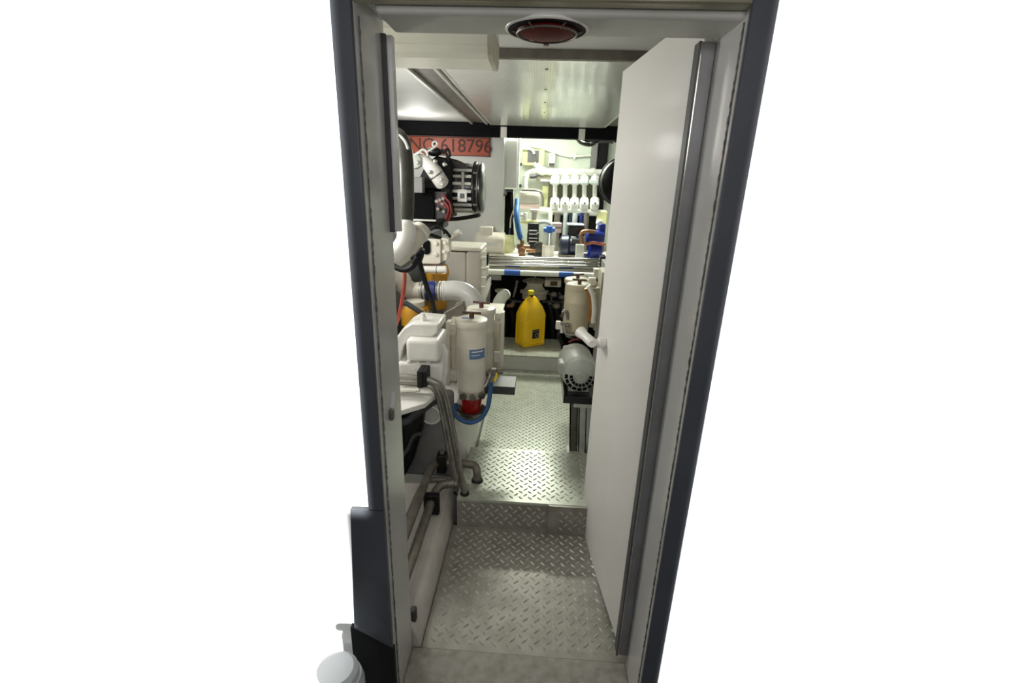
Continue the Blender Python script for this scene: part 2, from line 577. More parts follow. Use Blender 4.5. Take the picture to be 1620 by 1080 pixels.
fx = thing('fluorescent_fixture', 'cream covered fluorescent ceiling fixture just inside the doorway', 'light fixture', (-0.4, 1.6, ZC))
B().bx(-0.75, -0.152, 1.50, 1.70, ZC - 0.055, ZC - 0.001).done('housing', 'cream', fx, bevel=0.004)
ys = [1.497, 1.497, 1.490, 1.494, 1.500, 1.505, 1.53, 1.67, 1.70, 1.703]
zs = [ZC - 0.052, ZC - 0.066, ZC - 0.068, ZC - 0.100, ZC - 0.104, ZC - 0.122, ZC - 0.130, ZC - 0.130, ZC - 0.104, ZC - 0.052]
B().ext([(-0.74, y, z) for y, z in zip(ys, zs)], (0.575, 0, 0)).done('diffuser', 'diffuser', fx, angle=15)
B().ext([(-0.165, y + (1.6 - y) * -0.03, z - 0.003 if z < ZC - 0.06 else z) for y, z in zip(ys, zs)], (0.014, 0, 0)).done('end_cap', 'cream_dark', fx)

# red lamp recessed in the header
lp = thing('alarm_light', 'round red alarm lamp recessed under the white door header', 'lamp', (-0.003, 1.125, ZH))
lc = Vector((-0.003, 1.108, ZH))
B().ring(lc + Z * 0.001, Z, 0.080, 0.004, 48).done('rim', 'white_paint', lp)
B().cyl(lc + Z * -0.003, lc + Z * 0.0, 0.078, seg=40).done('housing', 'lens_dark', lp)
B().lathe(lc + Z * -0.004, -Z, [(0, 0.060), (0.003, 0.058), (0.007, 0.045), (0.010, 0.028), (0.011, 0.0)]).done('lens', 'red_lens', lp)
g = B()
g.ring(lc + Z * -0.009, Z, 0.060, 0.0018, 40, 6)
for a in range(6):
    d = Vector((math.cos(a * PI / 3), math.sin(a * PI / 3), 0))
    g.cyl(lc + Z * -0.009 + d * 0.052, lc + Z * -0.003 + d * 0.070, 0.0018, seg=6)
g.done('wire_guard', 'steel_dull', lp)
B().box(lc + Vector((0, 0.066, -0.008)), (0.012, 0.012, 0.012)).done('catch', 'cream', lp)
# cable behind the header
tag(B().tube([(-0.01, 1.30, ZC - 0.012), (0.06, 1.31, ZC - 0.04), (0.14, 1.30, ZC - 0.014), (0.30, 1.31, ZC - 0.012), (0.42, 1.31, ZC - 0.012)], 0.005).done('cable', 'cream_dark'), 'thin grey cable on the ceiling behind the red alarm lamp', 'cable')

# black beam with white straps
bt, bb = A(720, 195, YS - 0.06).z, A(720, 215, YS - 0.06).z
bm_ = thing('ceiling_beam_cover', 'black padded beam along the ceiling above the number board', 'beam', (-0.3, YS - 0.05, ZC))
B().bx(-1.69, 0.62, YS - 0.10, YS - 0.002, bb, ZC - 0.002).done('beam', 'beam_black', bm_, bevel=0.01)
for u in (797, 921):
    x = A(u, 205, YS - 0.1).x
    B().bx(x - 0.026, x + 0.026, YS - 0.108, YS - 0.1, bb - 0.006, ZC - 0.03).done('strap', 'white_paint', bm_, bevel=0.002)

# ================================================================== NUMBER BOARD
p, q = A(642, 212, YS), A(776, 219, YS)
zt, zb = A(710, 216, YS).z, A(712, 246, YS).z
sg = thing('number_board', 'orange number board with dark carved characters on the far left bulkhead', 'sign', ((p.x + q.x) / 2, YS, zb))
B().bx(p.x, q.x, YS - 0.012, YS - 0.0005, zb, zt).done('board', 'orange_sign', sg, bevel=0.003)
B().bx(p.x, q.x, YS - 0.016, YS - 0.012, zt - 0.010, zt).bx(p.x, q.x, YS - 0.016, YS - 0.012, zb, zb + 0.006).bx(q.x - 0.01, q.x, YS - 0.016, YS - 0.012, zb, zt).bx(p.x, p.x + 0.01, YS - 0.016, YS - 0.012, zb, zt).done('border', 'sign_edge', sg)
lu = A(712, 233, YS)
text_mesh('NO.618796', 0.150, 'sign_letter', 'lettering', sg, (lu.x + 0.005, YS - 0.014, (zt + zb) / 2), X, Z, 0.002, 0.0)

# ================================================================== ENGINE, LEFT OF THE AISLE
kb = thing('engine_bed', 'white painted girder along the foot of the left side, under two steel pipes', 'girder', (-0.45, 1.9, 0))
sec = [(-0.331, -0.09), (-0.331, 0.02), (-0.352, 0.075), (-0.372, 0.088), (-0.40, 0.082), (-0.60, 0.075), (-0.60, -0.09)]
B().ext([(x, YB + 0.004, z) for x, z in sec], (0, 0.80, 0)).done('near_girder', 'kerb_paint', kb, bevel=0.006, angle=60)
sec = [(-0.306, -0.09), (-0.318, 0.10), (-0.40, 0.34), (-0.46, 0.36), (-0.72, 0.36), (-0.72, -0.09)]
B().ext([(x, 2.20, z) for x, z in sec], (0, 1.95, 0)).done('far_girder', 'white_paint', kb, bevel=0.008, angle=60)
nc = AX(655, 972, -0.36)
B().box((-0.362, nc.y, nc.z), (0.022, 0.03, 0.055)).done('drain_notch', 'dark_grey', kb, bevel=0.008)
B().cyl((-0.50, 1.40, 0.0752), (-0.50, 1.40, 0.079), 0.008).cyl((-0.43, 1.62, 0.079), (-0.43, 1.62, 0.083), 0.006).split('bolt', 'dark_grey', kb)

en = thing('marine_engine', 'grey lower engine block with dark sump behind the steel tubes', 'engine', (-0.9, 2.6, 0.0))
B().bx(-1.30, -0.385, 2.15, 2.19, 0.0, 0.50).done('front_housing', 'grey_paint', en, bevel=0.02, seg=3)
B().bx(-1.40, -0.80, 2.33, 4.0, 0.362, 1.12).done('block', 'dark_grey', en, bevel=0.01)
c = A(684, 652, 2.15)
B().lathe(c + Y * 0.02, -Y, [(0, 0.055), (0.045, 0.055), (0.052, 0.05), (0.055, 0.047), (0.055, 0.0)]).done('bolt_cap', 'grey_motor', en)
B().ring(c - Y * 0.035, Y, 0.046, 0.004).done('cap_rim', 'white_paint', en)
# dark rubber shapes beside the jamb
p = [A(634, 645, 2.05), A(672, 640, 2.05), A(664, 690, 2.05), A(650, 735, 2.05), A(636, 760, 2.05), A(600, 760, 2.05), A(600, 640, 2.05)]
B().ext(p, (0, 0.09, 0)).done('sump', 'black_rubber', en, bevel=0.012)
B().tube([A(612, 655, 2.0), A(640, 668, 2.0), A(664, 650, 2.0), A(690, 632, 2.0)], 0.018).done('front_flange', 'dark_grey', en)
B().tube([A(625, 735, 2.0), A(644, 712, 2.0), A(655, 690, 2.0), A(668, 685, 2.0)], 0.010).done('sump_flange', 'dark_grey', en)
B().bx(-0.75, -0.62, 2.02, 2.14, 0.10, 0.42).done('sump_side', 'black_rubber', en, bevel=0.03)

# white engine mount stack
em = thing('engine_mount', 'white cast engine mount with stacked blocks on a pointed plate beside the jamb', 'mount', (-0.5, 1.95, 0.6))
zp = 0.60
pp = [AZ(628, 612, zp), AZ(690, 612, zp), AZ(690, 623, zp), AZ(672, 638, zp), AZ(600, 660, zp)]
pp = [Vector((p.x, p.y, zp)) for p in pp]
pp = [Vector((-0.80, pp[0].y + 0.10, zp)), Vector((-0.40, 2.06, zp)), pp[1], pp[2], pp[3], pp[4], Vector((-0.80, 1.68, zp))]
B().ext(pp, (0, 0, -0.022)).done('mounting_plate', 'white_paint', em, bevel=0.003)
b0 = B()
b0.fr(628, 574, 700, 604, 1.955, 0.20)
b0.done('mount_base', 'white_paint', em, bevel=0.014, seg=3)
B().fr(641, 538, 694, 573, 1.925, 0.20).done('mount_block', 'white_paint', em, bevel=0.018, seg=3)
# arched saddle over the block
o_ = [(693, 514), (652, 511), (638, 519), (622, 540), (618, 590), (632, 575), (638, 548), (648, 534), (684, 534), (693, 526)]
B().ext([A(u, v, 1.975) for u, v in o_], (0, 0.19, 0)).done('saddle', 'white_paint', em, bevel=0.008, angle=50)
B().ext([A(u, v, 2.0) for u, v in ((684, 600), (700, 545), (708, 557), (707, 590), (702, 612), (690, 612))], (0, 0.03, 0)).done('rib', 'white_paint', em, bevel=0.004)
for u, v in ((648, 571), (662, 574), (678, 572), (656, 583)):
    c = A(u, v, 1.962)
    B().lathe(c, -Y, [(-0.01, 0.012), (0.006, 0.011), (0.010, 0.007), (0.010, 0)], 6).done('bolt', 'white_paint', em)
c = A(670, 511, 2.03)
B().cyl(c - Z * 0.01, c + Z * 0.03, 0.016, seg=6).cyl(c + Z * 0.03, c + Z * 0.045, 0.009, seg=10).done('stud', 'white_paint', em)
# support leg down to the housing
B().bx(-0.60, -0.50, 2.152, 2.188, 0.50, 0.60).done('mount_leg', 'dark_grey', em)

# clamped steel tubes that bend down to the step
GT = 'steel tubes by the engine mount'
tg = thing('steel_tube', 'bent steel tube nearest the door, running from black clamp down into the step', 'pipe', A(733, 785, 1.82), GT)
pts = [A(612, 594, 1.86), A(640, 596, 1.86), A(668, 599, 1.86), A(684, 602, 1.86), A(698, 612, 1.86), A(708, 638, 1.86), A(718, 690, 1.85), A(728, 745, 1.83), A(735, 779, 1.815)]
B().tube(pts, 0.0135).done('tube', 'steel', tg)
B().ring(A(735, 780, 1.815), Z, 0.016, 0.005).done('collar', 'black_rubber', tg)
tg = thing('steel_tube', 'bent steel tube running just behind another one from black clamp into the step', 'pipe', A(725, 780, 1.87), GT)
pts = [A(612, 604, 1.90), A(640, 605, 1.90), A(664, 607, 1.90), A(680, 610, 1.90), A(691, 622, 1.90), A(699, 650, 1.90), A(708, 698, 1.89), A(718, 750, 1.87), A(724, 779, 1.86)]
B().tube(pts, 0.0125).done('tube', 'steel', tg)
B().ring(A(724, 779, 1.86), Z, 0.015, 0.005).done('collar', 'black_rubber', tg)
tag(B().tube([A(600, 617, 1.87), A(640, 617, 1.87), A(664, 616, 1.87)], 0.012).done('steel_tube', 'chrome'), 'short bright steel tube lowest in black clamp above the white plate', 'pipe', GT)
ck = thing('tube_clamp', 'black block clamp gripping steel tubes on the white engine plate', 'clamp', A(666, 612, 1.88))
B().fr(659, 588, 668, 614, 1.835, 0.085).fr(668, 588, 674, 613, 1.84, 0.08).done('block', 'black_rubber', ck, bevel=0.003)
B().cyl(A(664, 588, 1.87), A(664, 585.5, 1.87), 0.008, seg=6).done('bolt', 'steel', ck)

# pipes along the girder
GP = 'steel pipes along the girder'
t = thing('drain_pipe', 'upper steel pipe on the girder, ending in a hook bend into the step', 'pipe', (-0.45, 1.3, 0.2), GP)
B().tube([(-0.455, 1.19, 0.205), (-0.455, 1.5, 0.205), (-0.455, 1.80, 0.205), (-0.452, 1.90, 0.21), (-0.435, 1.95, 0.212), (-0.40, 1.965, 0.213), (-0.33, 1.965, 0.213), (-0.285, 1.962, 0.213), (-0.252, 1.955, 0.212), (-0.238, 1.935, 0.20), (-0.234, 1.925, 0.165), (-0.234, 1.925, 0.151)], 0.0185, 16).done('pipe', 'steel_dull', t)
B().ring((-0.234, 1.925, 0.153), Z, 0.022, 0.006).done('collar', 'black_rubber', t)
B().bx(-0.432, -0.385, 1.938, 1.992, 0.165, 0.262).done('pipe_clamp', 'black_rubber', t, bevel=0.006)
B().cyl((-0.408, 1.965, 0.262), (-0.408, 1.965, 0.272), 0.012, seg=6).done('bolt', 'steel_dull', t)
t = thing('drain_pipe', 'lower steel pipe on the girder with black clamp before its elbow', 'pipe', (-0.405, 1.3, 0.15), GP)
B().tube([(-0.415, 1.19, 0.15), (-0.415, 1.5, 0.15), (-0.415, 1.72, 0.15), (-0.412, 1.80, 0.155), (-0.395, 1.845, 0.165), (-0.36, 1.86, 0.17), (-0.318, 1.862, 0.17)], 0.019, 16).done('pipe', 'steel_dull', t)
B().ring((-0.365, 1.858, 0.17), X, 0.019, 0.005).ring((-0.335, 1.861, 0.17), X, 0.019, 0.005).done('coupling', 'steel', t)
B().bx(-0.448, -0.380, 1.735, 1.765, 0.09, 0.19).done('pipe_clamp', 'black_rubber', t, bevel=0.005)
t = thing('drain_pipe', 'thin steel pipe between two thicker ones beside the girder clamp', 'pipe', (-0.48, 1.3, 0.15), GP)
B().tube([(-0.49, 1.19, 0.15), (-0.49, 1.5, 0.15), (-0.487, 1.83, 0.145), (-0.46, 1.90, 0.150), (-0.40, 1.915, 0.150), (-0.316, 1.915, 0.150)], 0.013, 12).done('pipe', 'steel_dull', t)

# ------------------------------------------------------------------ fuel filters
GF = 'white fuel filters'


def fuel_filter(c, zt, zb, r, label, body='cream', red=True, bracket=-1):
    """c = axis position on plan, zt / zb = top of lid and bottom of body."""
    t = thing('fuel_filter', label, 'filter', (c[0], c[1], zb - 0.12), GF)
    base = Vector((c[0], c[1], zb))
    h = zt - zb
    B().lathe(base, Z, [(0, r * 0.93), (0.012, r * 0.97), (0.03, r * 0.93), (0.05, r * 0.96), (h * 0.62, r * 0.96), (h * 0.625, r * 0.985), (h * 0.635, r * 0.96), (h * 0.90, r * 0.96), (h * 0.905, r * 1.0)], 40).done('body', body, t)
    lid = B().lathe(base + Z * (h * 0.905), Z, [(0, r * 1.04), (0.010, r * 1.06), (0.024, r * 1.06), (0.030, r * 1.0), (0.034, r * 0.8), (h * 0.095, r * 0.3), (h * 0.095, 0)], 40).done('lid', body, t)
    th = B()
    th.cyl(base + Z * (h - 0.005), base + Z * (h + 0.030), 0.012, seg=12)
    a = random.uniform(-0.4, 0.5)
    d = Vector((math.cos(a), math.sin(a), 0))
    th.cyl(base + Z * (h + 0.026) - d * 0.045, base + Z * (h + 0.026) + d * 0.045, 0.006, seg=10)
    th.done('t_handle', 'dark_oak', lid)
    # lower casting with ports
    cs = B()
    cs.lathe(base - Z * 0.045, Z, [(0, r * 0.80), (0.01, r * 0.90), (0.045, r * 0.90)], 32)
    cs = cs.done('casting', 'cream_dark', t)
    pt = B()
    for a in (-2.0, -1.35, -0.7):
        d = Vector((math.cos(a), math.sin(a), 0))
        pt.cyl(base - Z * 0.022 + d * r * 0.8, base - Z * 0.022 + d * (r + 0.012), 0.016, seg=8)
    pt.split('port_plug', 'steel', cs)
    if red:
        B().lathe(base - Z * 0.125, Z, [(0, r * 0.66), (0.078, r * 0.76), (0.082, r * 0.76)], 32).done('bowl', 'red_bowl', t)
        B().lathe(base - Z * 0.178, Z, [(0.0, 0.012), (0.004, r * 0.35), (0.020, r * 0.78), (0.048, r * 0.96), (0.058, r * 1.04), (0.058, r * 0.97), (0.044, r * 0.80), (0.030, r * 0.5), (0.028, 0)], 36).done('heat_shield', 'steel', t)
    # bracket strap with two lugs
    br = B()
    x0 = c[0] + bracket * r * 1.0
    for f in (0.16, 0.82):
        zz = zb + h * f
        br.bx(min(x0, x0 + bracket * 0.042), max(x0, x0 + bracket * 0.042), c[1] + 0.0, c[1] + 0.016, zz - 0.03, zz + 0.03)
    br.bx(min(x0 + bracket * 0.032, x0 + bracket * 0.05), max(x0 + bracket * 0.032, x0 + bracket * 0.05), c[1] - 0.004, c[1] + 0.05, zb + 0.0, zb + h * 0.93)
    br = br.done('bracket', body, t, bevel=0.003)
    bo = B()
    for f in (0.16, 0.82):
        zz = zb + h * f
        bo.cyl((x0 + bracket * 0.022, c[1], zz), (x0 + bracket * 0.022, c[1] - 0.008, zz), 0.008, seg=6)
    bo.split('bolt', 'aluminium', br)
    return t, base, h


cf = A(746, 550, 2.20)
ft = A(748, 503, 2.20)
fb = A(745, 612, 2.20)
t1, base1, h1 = fuel_filter((cf.x, 2.20), ft.z, fb.z, 0.0755, 'white canister fuel filter with red bowl and blue label, nearest the tubes')
# label wrapped on the can
c = A(757, 561, 2.13)


def wrap_label(base, r, zc, hh, a0, a1, name, m, parent, n=10):
    v, f = [], []
    for i in range(n + 1):
        a = a0 + (a1 - a0) * i / n
        d = Vector((math.cos(a), math.sin(a), 0))
        for rr, zz in ((r, zc - hh), (r, zc + hh), (r - 0.0015, zc + hh), (r - 0.0015, zc - hh)):
            v.append((base.x + d.x * rr, base.y + d.y * rr, zz))
    for i in range(n):
        for k in range(4):
            f.append((4 * i + k, 4 * i + (k + 1) % 4, 4 * i + 4 + (k + 1) % 4, 4 * i + 4 + k))
    f += [(0, 1, 2, 3), (4 * n + 3, 4 * n + 2, 4 * n + 1, 4 * n)]
    return B().add(v, f).done(name, m, parent)


lab_ = wrap_label(base1, 0.0755 * 0.96 + 0.0012, c.z, 0.026, math.radians(-90), math.radians(-24), 'label', 'label_blue', t1)
wrap_label(base1, 0.0755 * 0.96 + 0.0018, c.z + 0.012, 0.003, math.radians(-82), math.radians(-34), 'label_print', 'label_white', lab_)
wrap_label(base1, 0.0755 * 0.96 + 0.0018, c.z - 0.006, 0.002, math.radians(-82), math.radians(-50), 'label_print', 'label_white', lab_)
stk = B().lathe(base1 + Z * (h1 * 0.905 + 0.0305) + X * -0.03 + Y * -0.005, Z, [(0, 0.03), (0.0035, 0.028)], 20).done('lid_sticker', 'label_white', t1)
B().box(base1 + Z * (h1 * 0.905 + 0.0352) + X * -0.03 + Y * -0.005, (0.032, 0.014, 0.002)).done('lid_print', 'blue_tape', stk)

cf2 = A(761, 530, 2.43)
t2, base2, h2 = fuel_filter((cf2.x, 2.43), A(761, 486, 2.43).z, A(759, 578, 2.43).z, 0.072, 'white canister fuel filter standing half behind the blue labelled one', bracket=1)

# blue fuel hose looping under the front filter
tag(B().tube([A(722, 640, 2.14), A(718, 648, 2.10), A(724, 660, 2.09), A(742, 668, 2.08), A(760, 662, 2.09), A(771, 645, 2.11), A(775, 625, 2.15), A(777, 606, 2.19)], 0.0115).done('fuel_hose', 'blue_hose'), 'blue hose looping under the red filter bowl', 'hose')
# steel pipe and valve right of the front filter
t = thing('fuel_valve', 'small steel pipe and valve with a yellow lever beside the front filter', 'valve', A(775, 600, 2.22))
B().tube([A(757, 613, 2.18), A(766, 612, 2.18), A(771, 604, 2.19), A(775, 594, 2.20), A(778, 588, 2.21)], 0.010).done('pipe', 'steel', t)
B().cyl(A(772, 590, 2.21), A(795, 587, 2.21), 0.013).done('valve_body', 'steel_dull', t)
B().box(A(781, 588, 2.20), (0.03, 0.03, 0.036)).done('valve_block', 'steel_dull', t, bevel=0.004)
B().ext([A(784, 590, 2.185), A(787, 590, 2.185), A(787, 596, 2.185), A(783, 604, 2.185), A(781, 603, 2.185)], (0, 0.008, 0)).done('lever', 'yellow_bright', t)
# grey shelf bracket over the floor plate
sb = thing('shelf_bracket', 'small dark grey shelf edge sticking out beside the fuel valve', 'bracket', A(795, 616, 2.24))
p, q = A(776, 611, 2.22), A(814, 625, 2.22)
B().bx(p.x - 0.06, q.x, 2.22, 2.36, q.z, p.z).done('shelf', 'dark_grey', sb, bevel=0.003)
B().bx(p.x - 0.06, q.x, 2.22, 2.36, p.z, p.z + 0.003).done('shelf_top', 'grey_paint', sb)
# support structure behind filters: cabinet on the girder
fc = thing('filter_cabinet', 'pale cabinet behind the twin filters, standing on the girder', 'cabinet', (-0.36, 2.7, 0.36))
p, q = A(768, 505, 2.62), A(789, 590, 2.62)
B().bx(-0.50, q.x, 2.58, 2.95, 0.362, p.z).done('body', 'cream_dark', fc, bevel=0.004)
B().bx(-0.50, q.x + 0.004, 2.575, 2.96, p.z, p.z + 0.012).done('top', 'cream', fc, bevel=0.003)
B().bx(-0.44, -0.36, 2.30, 2.58, 0.50, 0.80).done('mounting_plate', 'cream_dark', fc)
# diagonal grey channel running away behind the mount
tag(B().ext([A(u, v, 2.46) for u, v in ((702, 495), (733, 478), (736, 492), (700, 536), (688, 536), (690, 518))], (0, 0.05, 0)).done('stringer', 'steel_dull', bevel=0.004), 'grey steel plate edge slanting up between the mount and the twin filters', 'plate')

# ------------------------------------------------------------------ pipework in front of the engine
# black wrapped exhaust pipe next to the jamb
ex = thing('exhaust_pipe', 'thick dark wrapped pipe rising beside the left door jamb', 'pipe', A(642, 370, 2.2))
B().tube([A(610, 215, 2.42), A(626, 213, 2.32), A(637, 226, 2.25), A(642, 252, 2.21), A(643, 290, 2.2), A(643, 330, 2.2), A(641, 352, 2.2), A(636, 372, 2.2)], 0.034, 20).done('pipe', 'olive_wrap', ex)
B().tube([A(616, 214, 2.30), A(628, 212, 2.26), A(640, 222, 2.20), A(646, 236, 2.18)], 0.006).done('edge_bead', 'aluminium', ex)
# light elbow below it
we = thing('coolant_elbow', 'big cream cast elbow below the dark wrapped pipe', 'pipe', A(640, 400, 2.2))
B().tube([A(640, 350, 2.2), A(643, 366, 2.18), A(640, 384, 2.17), A(625, 402, 2.16), A(608, 410, 2.16)], [0.03 + 0.004 * min(i, 3) for i in range(25)], 20).done('elbow', 'white_paint', we)
B().tube([A(668, 362, 2.3), A(656, 378, 2.25), A(644, 394, 2.21), A(624, 409, 2.19), A(604, 415, 2.18)], 0.045, 20).done('branch', 'cream', we)
B().ring(A(662, 369, 2.27), A(668, 362, 2.3) - A(656, 378, 2.25), 0.047, 0.006).done('flange', 'white_paint', we)
# black hose under it
tag(B().tube([A(614, 408, 2.12), A(622, 420, 2.10), A(640, 427, 2.08), A(654, 420, 2.08), A(663, 402, 2.10), A(668, 395, 2.15)], 0.013).done('rubber_hose', 'black_rubber'), 'black hose bending under the cream elbow', 'hose')
tag(B().tube([A(662, 408, 2.12), A(668, 430, 2.12), A(676, 456, 2.12), A(684, 478, 2.14), A(690, 504, 2.2)], 0.0115).done('rubber_hose', 'black_rubber'), 'black hose dropping in front of the blue coupling', 'hose')
tag(B().tube([A(640, 478, 2.3), A(660, 490, 2.3), A(678, 502, 2.3), A(690, 510, 2.3)], 0.014).done('rubber_hose', 'dark_grey'), 'dark hose slanting over the amber filters', 'hose')
tag(B().tube([A(640, 431, 2.06), A(640, 446, 2.05), A(637, 470, 2.05), A(631, 500, 2.05), A(624, 522, 2.06), A(618, 560, 2.07)], 0.0085).done('red_hose', 'red_hose'), 'red hose hanging beside the left jamb', 'hose')
tag(B().tube([A(652, 408, 2.09), A(660, 402, 2.07), A(668, 398, 2.09), A(664, 412, 2.08), A(655, 416, 2.07), A(661, 405, 2.06)], 0.010).done('cable_bundle', 'black_rubber'), 'knotted black cables under the cream elbow', 'cables')
# horizontal main: cream elbow, clamps, blue sleeve, long white bend
mp = thing('coolant_main', 'wide white pipe with a navy blue sleeve, bending down behind the filters', 'pipe', A(700, 460, 2.6))
B().tube([A(622, 436, 2.55), A(634, 440, 2.56), A(640, 452, 2.58), A(652, 460, 2.6), A(666, 460, 2.6)], [0.05] * 25, 20).done('cast_elbow', 'cream', mp)
B().cyl(A(664, 460, 2.6), A(704, 460, 2.6), 0.049, seg=32).done('spigot', 'steel', mp)
B().cyl(A(676, 460, 2.6), A(691, 460, 2.6), 0.056, seg=32).done('sleeve', 'blue_silicone', mp, bevel=0.004)
for u in (668, 673, 696, 700):
    B().ring(A(u, 460, 2.6), X, 0.051, 0.0045).done('hose_clamp', 'aluminium', mp)
B().tube([A(702, 460, 2.6), A(722, 459, 2.6), A(738, 464, 2.6), A(749, 477, 2.6), A(754, 496, 2.6), A(755, 530, 2.6)], 0.054, 24).done('bend', 'jamb_paint', mp)
B().ring(A(703, 460, 2.6), X, 0.054, 0.003).done('pipe_end', 'white_paint', mp)
# amber filters behind
GA = 'amber oil filters'
for (u0, v0, v1, w, y, l) in ((690, 430, 488, 33, 2.85, 'amber cylinder filter behind the blue sleeve'), (656, 484, 515, 44, 2.45, 'amber cylinder filter low beside the red hose')):
    r = px(A(u0, (v0 + v1) / 2, y)) * w / 2
    p, q = A(u0, v1, y), A(u0, v0, y)
    t = thing('oil_filter', l, 'filter', p, GA)
    B().lathe((q.x, y, p.z), Z, [(0, r * 0.8), (0.012, r), (q.z - p.z - 0.02, r), (q.z - p.z - 0.005, r * 0.94), (q.z - p.z, r * 0.8)], 32).done('can', 'amber', t)
    B().cyl((q.x, y, q.z), (q.x, y, q.z + 0.03), r * 0.7, seg=24).done('neck', 'cream', t)
# slotted bracket plate
bk = thing('slotted_bracket', 'cream bracket plate with an oval slot below the black air cleaner', 'bracket', A(690, 420, 2.75))
P = [A(u, v, 2.75) for u, v in ((667, 377), (697, 379), (697, 416), (690, 419), (667, 417))]
B().ext(P, (0, 0.03, 0)).done('plate', 'cream', bk, bevel=0.003)
B().ext([A(u, v, 2.77) for u, v in ((698, 376), (710, 378), (712, 395), (706, 412), (698, 414))], (0, 0.07, 0)).done('side_rib', 'cream', bk, bevel=0.004)
s_ = [(668 + 6.5 + 6 * math.cos(a) , (385 if math.sin(a) < 0 else 397) + 5.5 * math.sin(a)) for a in [2 * PI * k / 20 for k in range(20)]]
B().ext([A(u, v, 2.742) for u, v in s_], (0, 0.008, 0)).done('slot', 'black_matte', bk)
for u, v in ((690, 385), (690, 402), (704, 384), (703, 398)):
    c = A(u, v, 2.75)
    B().lathe(c, -Y, [(0, 0.013), (0.010, 0.012), (0.012, 0.008), (0.012, 0)], 6).done('bolt', 'cream', bk)
c0, c1 = A(668, 426, 2.72), A(706, 426, 2.72)
B().cyl(c0, c1, 0.020).done('spacer', 'white_paint', bk)
B().ring(A(691, 426, 2.72), X, 0.0195, 0.002).done('spacer_ring', 'dark_grey', bk)
B().cyl(A(671, 418, 2.74), A(700, 419, 2.74), 0.005).done('tie_rod', 'dark_oak', bk)
B().tube([A(705, 418, 2.8), A(708, 430, 2.8), A(705, 445, 2.8), A(707, 470, 2.8)], 0.009).done('drain_tube', 'amber', bk)
# white handle-like arm on top
tag(B().tube([A(712, 378, 2.9), A(720, 371, 2.9), A(728, 366, 2.9)], [0.012] * 6 + [0.020] * 7).done('vent_pipe', 'cream'), 'short cream pipe stub leaning up over the beige cabinet', 'pipe')

# beige cabinet
cb = thing('control_cabinet', 'beige metal cabinet with a round shouldered top behind the wide white pipe', 'cabinet', A(735, 470, 3.2))
p, q = A(704, 398, 3.2), A(762, 470, 3.2)
B().bx(p.x, q.x - 0.11, 3.2, 3.50, 0.362, p.z).done('body', 'beige_cabinet', cb, bevel=0.01, seg=3)
B().bx(q.x - 0.105, q.x, 3.16, 3.50, 0.362, p.z + 0.01).done('door', 'beige_cabinet', cb, bevel=0.02, seg=3)
B().bx(p.x - 0.01, q.x, 3.18, 3.51, p.z + 0.01, p.z + 0.035).done('top', 'cream', cb, bevel=0.012, seg=3)
fl = B()
for v in (400, 408, 425, 440, 455):
    c = A(765, v, 3.15)
    fl.box(c, (0.035, 0.03, 0.018))
fl.split('hinge', 'cream', cb, bevel=0.004)
# angled white strut at its corner
(B().ext([A(u, v, 3.05) for u, v in ((762, 470), (770, 445), (775, 440), (776, 452), (770, 470), (764, 480))], (0, 0.06, 0)).done('strut', 'white_paint', cb, bevel=0.004))

# ------------------------------------------------------------------ black air cleaner
ac = thing('air_cleaner', 'black ribbed air cleaner drum with a round end plate, in front of the number board', 'air cleaner', A(710, 345, 3.0))
yc = 3.0
x0, x1 = A(711, 300, yc).x, A(752, 300, yc).x
zc = A(735, 298, yc).z
R = (A(735, 260, yc).z - A(735, 340, yc).z) / 2
axis_c = Vector((x0, yc + R * 0.75, zc))
B().lathe(axis_c, X, [(0, R * 0.98), (0.02, R), (x1 - x0 - 0.06, R), (x1 - x0 - 0.03, R * 0.94), (x1 - x0, R * 0.92)], 40).done('drum', 'black_gloss', ac)
for i in range(9):
    a = math.radians(-90 - 62 + i * 15.5) if False else math.radians(60 - i * 16.5)
    d = Vector((0, -math.cos(a), math.sin(a)))
    tdir = Vector((0, math.sin(a), math.cos(a)))
    c = axis_c + d * (R + 0.004)
    M = Matrix((X, tdir, d)).transposed()
    rb = B()
    for sx in (-1, 1):
        pass
    hx = (x1 - x0) * 0.47
    v = [c + X * (0.005 if k in (0, 3) else hx * 2 - 0.01) + tdir * (0.009 if k > 1 else -0.009) + d * (0.006 if j else -0.006) for j in (0, 1) for k in range(4)]
    rb.add(v, [(0, 1, 2, 3), (4, 5, 6, 7), (0, 1, 5, 4), (1, 2, 6, 5), (2, 3, 7, 6), (3, 0, 4, 7)])
    rb.done('rib', 'aluminium', ac, bevel=0.003)
for u in (712, 749):
    x = A(u, 300, yc).x
    B().ring((x, axis_c.y, zc), X, R + 0.002, 0.012, 40).done('band', 'black_gloss', ac)
